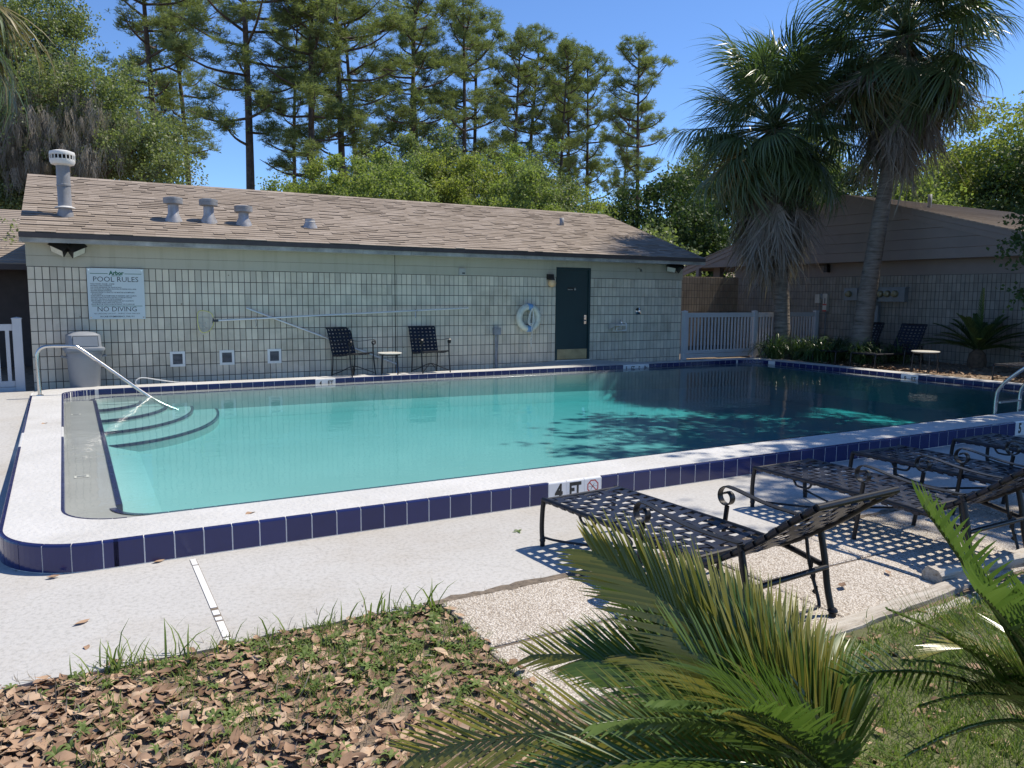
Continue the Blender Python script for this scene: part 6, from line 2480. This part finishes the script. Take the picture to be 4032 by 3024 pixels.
SY, SG, SN = 'sago_yellow', 'sago_leaf', 'sago_young'
frA = [(ta(u, v, D_, A0), lf, n_, L_, W_, up_, m_, 0, ro_) for (u, v, D_, lf, n_, L_, W_, up_, m_, ro_) in (
    (1650, 2965, 2.35, 0.26, 44, 0.30, 0.0050, 0.35, SY, 0.95), (2100, 2580, 2.75, 0.28, 38, 0.24, 0.0050, 0.4, SY, 0.8), (2345, 2180, 2.62, 0.16, 48, 0.34, 0.0066, 0.30, SY, 0.75),
    (2480, 2300, 2.75, 0.16, 44, 0.34, 0.0064, 0.35, SG, 0.6), (2640, 2330, 2.80, 0.14, 44, 0.34, 0.0066, 0.35, SY, 0.5), (2800, 2380, 2.85, 0.14, 44, 0.34, 0.0066, 0.35, SY, 0.35), (2960, 2450, 2.9, 0.14, 44, 0.33, 0.0064, 0.35, SY, 0.2),
    (3100, 2560, 2.95, 0.16, 40, 0.31, 0.0062, 0.4, SG, 0.1), (2330, 2600, 2.45, 0.20, 44, 0.32, 0.0062, 0.35, SG, 0.7), (2560, 2560, 2.45, 0.18, 44, 0.33, 0.0064, 0.4, SY, 0.6), (2780, 2620, 2.45, 0.18, 44, 0.32, 0.0062, 0.4, SG, 0.4), (2990, 2700, 2.45, 0.18, 40, 0.30, 0.0062, 0.4, SY, 0.3),
    (2350, 2850, 1.85, 0.20, 40, 0.24, 0.0044, 0.6, SN, 0.5), (2580, 2760, 1.82, 0.18, 40, 0.24, 0.0044, 0.6, SN, 0.4), (2820, 2800, 1.80, 0.18, 40, 0.24, 0.0044, 0.6, SN, 0.2), (2060, 3110, 2.2, 0.22, 40, 0.26, 0.0050, 0.4, SG, 0.7), (3200, 2800, 2.4, 0.18, 38, 0.26, 0.0056, 0.4, SG, 0.1), (2220, 2980, 2.5, 0.20, 40, 0.24, 0.0050, 0.4, SY, 0.7))]
sago('sago palm with yellow tinged fronds spreading over the pavers and leaf litter', tuple(A0), 0.26, frA)
B0 = np.array([3.30, -13.20, -0.03])
frB = [(ta(u, v, D_, B0), lf, n_, L_, W_, up_, m_, cu_, ro_) for (u, v, D_, lf, n_, L_, W_, up_, m_, cu_, ro_) in (
    (3640, 2000, 1.85, 0.06, 36, 0.22, 0.0056, 0.55, SN, 0.2, 0.4), (3500, 2400, 2.05, 0.12, 36, 0.20, 0.0050, 0.5, SG, 0.2, 0.55), (3850, 2330, 1.75, 0.12, 36, 0.23, 0.0054, 0.6, SN, 0.3, 0.3), (3330, 2660, 2.05, 0.20, 32, 0.20, 0.0050, 0.5, SG, 0, 0.7),
    (4250, 2300, 2.0, 0.2, 32, 0.24, 0.0050, 0.5, SG, 0, 0.0), (3450, 3050, 1.6, 0.2, 36, 0.22, 0.0042, 0.5, SG, 0, 0.5), (4050, 2600, 2.6, 0.25, 34, 0.24, 0.0050, 0.5, SG, 0, 0.0), (3720, 2560, 2.55, 0.24, 34, 0.24, 0.0044, 0.4, SY, 0, 0.2), (3980, 2480, 1.9, 0.14, 32, 0.24, 0.0054, 0.6, SN, 0.1, 0.2), (3620, 2780, 1.75, 0.18, 36, 0.22, 0.0042, 0.5, SG, 0, 0.4), (3820, 2700, 2.2, 0.2, 32, 0.23, 0.0050, 0.5, SG, 0, 0.3), (3560, 2600, 1.95, 0.16, 36, 0.21, 0.0042, 0.4, SN, 0.1, 0.5), (4100, 2400, 1.8, 0.12, 36, 0.24, 0.0054, 0.6, SN, 0.2, 0.1))]
sago('bright green sago palm with curled young fronds beside the edging timbers', tuple(B0), 0.30, frB)
F0 = np.array([18.02, -4.45, 0.12])
r_ = random.Random(12)
frF = []
for k in range(34):
    a, e = k * 2.4, math.radians(r_.choice((8, 20, 32, 48, 62)) + r_.uniform(-6, 6))
    Lf = r_.uniform(1.0, 1.3)
    frF.append(((Lf * math.cos(a) * math.cos(e), Lf * math.sin(a) * math.cos(e), 0.35 + Lf * math.sin(e) * 0.8), 0.18, 30, 0.17, 0.011, 0.4, 'dark_leaf', 0))
frF.append(((0.05, 0.0, 1.75), 0.0, 34, 0.16, 0.010, 0.4, 'sago_young', 0))
sago('wide dark sago palm against the shaded apartment wall', tuple(F0), 0.40, frF, 0.16)

lw = MB()
n, m_ = 40, 14
vs, fs = [], []
for j in range(m_ + 1):
    for i in range(n + 1):
        x, y = 2.35 + 7.0 * i / n, -13.6 + 1.68 * j / m_
        vs.append((x, y, -0.004 + rng.normal(0, 0.004)))
for j in range(m_):
    for i in range(n):
        a = j * (n + 1) + i
        fs.append((a, a + 1, a + n + 2, a + n + 1))
struct(build('lawn', lw.add(vs, fs), 'lawn', smooth=True))
# ---- leaf litter, grass and weeds in the foreground
r_ = np.random.default_rng(5)
def leaf3(L, W, curl, fold_, twist):
    """leaf blade, three vertices across: folded along the midrib and curled"""
    V, F = [], []
    prof = [0.05, 0.62, 1.0, 0.85, 0.45, 0.05]
    for i, wf in enumerate(prof):
        s = i / 5 - 0.5
        w = W * wf
        z = curl * (s * s) * 4 * L
        for j in (-1, 0, 1):
            V.append((s * L, j * w, z + abs(j) * w * fold_ + j * w * twist * s * 2))
    for i in range(5):
        for j in range(2):
            a_ = i * 3 + j
            F.append((a_, a_ + 1, a_ + 4, a_ + 3))
    return np.array(V), np.array(F)


LEAVES = [leaf3(0.085, 0.019, 0.08, 0.3, 0.5), leaf3(0.095, 0.023, -0.06, 0.2, -0.6), leaf3(0.075, 0.021, 0.14, 0.5, 0.3), leaf3(0.105, 0.016, 0.04, -0.4, 0.9), leaf3(0.065, 0.023, -0.12, -0.2, 0.6)]
lt = LEAVES[0]


def soil_z(x, y):
    return -0.03


def fold(t_, a):
    v, f = t_
    v = np.array(v)
    v[:, 2] += np.abs(v[:, 1]) * a
    return v, f


k = 17000
x = r_.uniform(-2.2, 2.30, k)
y = r_.uniform(-13.4, -10.575, k)
dens = np.clip(1.15 - 0.33 * (x + 0.2), 0.34, 1) * np.clip((-10.575 - y) / 0.07, 0.1, 1)
keep = r_.uniform(0, 1, k) < dens
x, y = x[keep], y[keep]
x2, y2 = r_.uniform(2.2, 8.5, 1500), r_.uniform(-13.5, -11.95, 1500)
x, y = np.concatenate([x, x2]), np.concatenate([y, y2])
k = len(x)
z = -0.012 + r_.uniform(0.0, 0.03, k)
pos = np.stack([x, y, z], 1)
order_ = r_.permutation(k)
Vs = [scatter(LEAVES[q][0], LEAVES[q][1], pos[order_[q::5]], rand_rots(len(order_[q::5]), 0.5, r_), r_.uniform(0.4, 1.1, len(order_[q::5]))) for q in range(5)]
o = put('leaf_litter', mats(np_mesh('leaf_litter', *join(Vs)), 'dead_leaf'))
tag(o, 'brown fallen oak leaves covering the soil beside the concrete', 'leaves', kind='stuff')

gb = strip_leaf([(0, 0, 0, 0.0022), (0.006, 0, 0.03, 0.0022), (0.022, 0, 0.058, 0.0016), (0.045, 0, 0.075, 0.0003)])


def tufts(n_t, fx, per, smin, smax, mat, tmpl, nm, lab, cat, spread=0.03, tilt=0.5):
    P, S = [], []
    for q in range(n_t):
        cx, cy_ = fx()
        m = max(3, int(per * r_.uniform(0.4, 1.5)))
        P.append(np.stack([cx + r_.normal(0, spread, m), cy_ + r_.normal(0, spread, m), np.full(m, -0.016)], 1))
        S.append(r_.uniform(smin, smax, m) * r_.uniform(0.7, 1.2))
    P, S = np.concatenate(P), np.concatenate(S)
    V, F = scatter(*tmpl, P, rand_rots(len(P), tilt, r_), S)
    return V, F


def f_corner():
    while True:
        a, b_ = r_.uniform(-0.2, 2.28), -10.62 - abs(r_.normal(0, 0.75))
        if b_ > -13.3 and r_.uniform() < (0.12 + 0.75 * max(0, (a - 0.3) / 2.0) ** 1.3) * (1.0 if b_ > -11.7 else 0.6):
            return a, b_


def f_edge():
    return r_.uniform(0.6, 2.28), -10.625 - abs(r_.normal(0, 0.05))


def f_lawn():
    return r_.uniform(2.4, 8.2), r_.uniform(-13.4, -11.98)


def f_joint():
    return (r_.uniform(2.3, 8.4), r_.choice([-11.232, -10.63, -11.86]) + r_.normal(0, 0.006)) if r_.uniform() < 0.7 else (2.28 + 0.905 * r_.integers(0, 7) + r_.normal(0, 0.006), r_.uniform(-11.8, -10.65))


G_ = [tufts(250, f_corner, 20, 0.35, 1.0, '', gb, '', '', '', 0.035, 0.6), tufts(22, f_edge, 7, 0.9, 2.3, '', gb, '', '', '', 0.03, 0.35), tufts(2600, f_lawn, 26, 0.4, 1.1, '', gb, '', '', '', 0.045, 0.7)]
o = put('grass', mats(np_mesh('grass', *join(G_)), 'grass_blade'))
tag(o, 'thin green grass growing through the fallen leaves', 'grass', kind='stuff')
D_ = tufts(900, lambda: (r_.uniform(-2.0, 2.27), r_.uniform(-13.3, -10.6)), 8, 0.4, 1.1, '', gb, '', '', '', 0.06, 1.5)
o = put('dry_grass', mats(np_mesh('dry_grass', *D_), 'palm_dead'))
tag(o, 'dry straw and twigs scattered through the fallen leaves', 'grass', kind='stuff')
J_ = tufts(60, f_joint, 7, 0.25, 0.65, '', gb, '', '', '', 0.012, 0.5)
o = put('joint_grass', mats(np_mesh('joint_grass', *J_), 'palm_dead'))
tag(o, 'dry grass sprouting in the paver joints', 'grass', kind='stuff')
wd = []
for a in range(6):
    an = a * PI / 3
    q = np.array(strip_leaf([(0.004, 0, 0.0, 0.003), (0.02, 0, 0.018, 0.010), (0.042, 0, 0.022, 0.009), (0.062, 0, 0.012, 0.001)])[0])
    R = np.array([[math.cos(an), -math.sin(an), 0], [math.sin(an), math.cos(an), 0], [0, 0, 1]])
    wd.append((q @ R.T, strip_leaf([(0, 0, 0, 0)] * 4)[1]))
wt = join(wd)
P = []
while len(P) < 460:
    a, b_ = f_corner()
    P.append((a, b_, -0.01 + r_.uniform(0, 0.025)))
P = np.array(P)
V, F = scatter(*wt, P, rand_rots(len(P), 0.6, r_), r_.uniform(0.25, 0.75, len(P)))
o = put('weeds', mats(np_mesh('weeds', V, F), 'weed_leaf'))
tag(o, 'small broad-leaved weeds among the fallen leaves', 'weeds', kind='stuff')
# single leaves lying on concrete and pavers
for i, (x, y, z, a, s, lb) in enumerate(((0.60, -10.02, 0.004, 0.5, 1.0, 'brown leaf alone on the concrete left of the strip drain'), (0.62, -10.33, 0.004, 1.4, 0.6, 'small brown leaf on the concrete close to the leaf litter'), (0.46, -9.235, 0.006, 0.1, 0.95, 'curled brown leaf against the rounded corner tiles'), (1.02, -9.225, 0.005, 0.3, 0.9, 'brown leaf at the foot of the blue tiles beside the strip drain'), (1.62, -8.98, ZC + 0.004, 0.4, 0.85, 'dark brown leaf lying on the white coping'),
                                         (4.42, -11.52, 0.012, 0.4, 1.1, 'rust brown leaf on the pavers behind the lounge chair'), (4.86, -11.50, 0.012, 0.9, 0.9, 'rust brown leaf on the pavers near the timber end'), (0.27, -4.15, ZC + 0.004, 0.8, 0.9, 'reddish leaf lying on the shallow end coping'), (3.12, -10.98, 0.012, 0.2, 1.2, 'orange brown leaf under the lounge chair on the pavers'))):
    v, f = LEAVES[i % 3]
    o = put('fallen_leaf', mats(np_mesh('fallen_leaf', v, f), 'dead_leaf'), None, None, (x, y, z), (0, 0, a))
    o.scale = (s, s, s)
    tag(o, lb, 'leaf', 'single leaves on the deck')
v, f = join([(np.array(strip_leaf([(0.0, 0, 0.003, 0.002), (0.02, 0, 0.006, 0.009), (0.05, 0, 0.003, 0.001)])[0]) @ np.array([[math.cos(a), math.sin(a), 0], [-math.sin(a), math.cos(a), 0], [0, 0, 1]]), strip_leaf([(0, 0, 0, 0)] * 3)[1]) for a in (0.2, 1.4, 2.9, 4.2)])
tag(put('green_sprig', mats(np_mesh('green_sprig', v, f), 'weed_leaf'), None, None, (3.30, -9.72, 0.002), (0, 0, 0.3)), 'small green leaf sprig on the concrete under the lounge chair foot', 'leaf')
q = MB().tube(smooth_path([(0.42, -11.75, -0.005), (0.52, -11.79, 0.005), (0.66, -11.82, 0.0), (0.78, -11.88, -0.01)], 4), [0.006, 0.009, 0.012, 0.014, 0.015, 0.016, 0.016, 0.015, 0.014, 0.012, 0.010, 0.007, 0.004], 6, flat=0.45)
tag(build('bleached_stick', q, 'weathered_timber', None, True), 'pale dried frond stem lying on the leaf litter', 'stick')
# litter in the deep-end bed
k = 2600
pos = np.stack([r_.uniform(15.75, 18.8, k), r_.uniform(-8.5, 0.3, k), r_.uniform(0.09, 0.15, k)], 1)
pos = pos[~((pos[:, 0] < 15.95) & (r_.uniform(0, 1, k) < 0.7))]
k = len(pos)
V, F = scatter(*lt, pos, rand_rots(k, 0.6, r_), r_.uniform(0.6, 1.4, k))
o = put('bed_litter', mats(np_mesh('bed_litter', V, F), 'dead_leaf'))
tag(o, 'brown leaf litter on the shaded bed under the palms', 'leaves', kind='stuff')
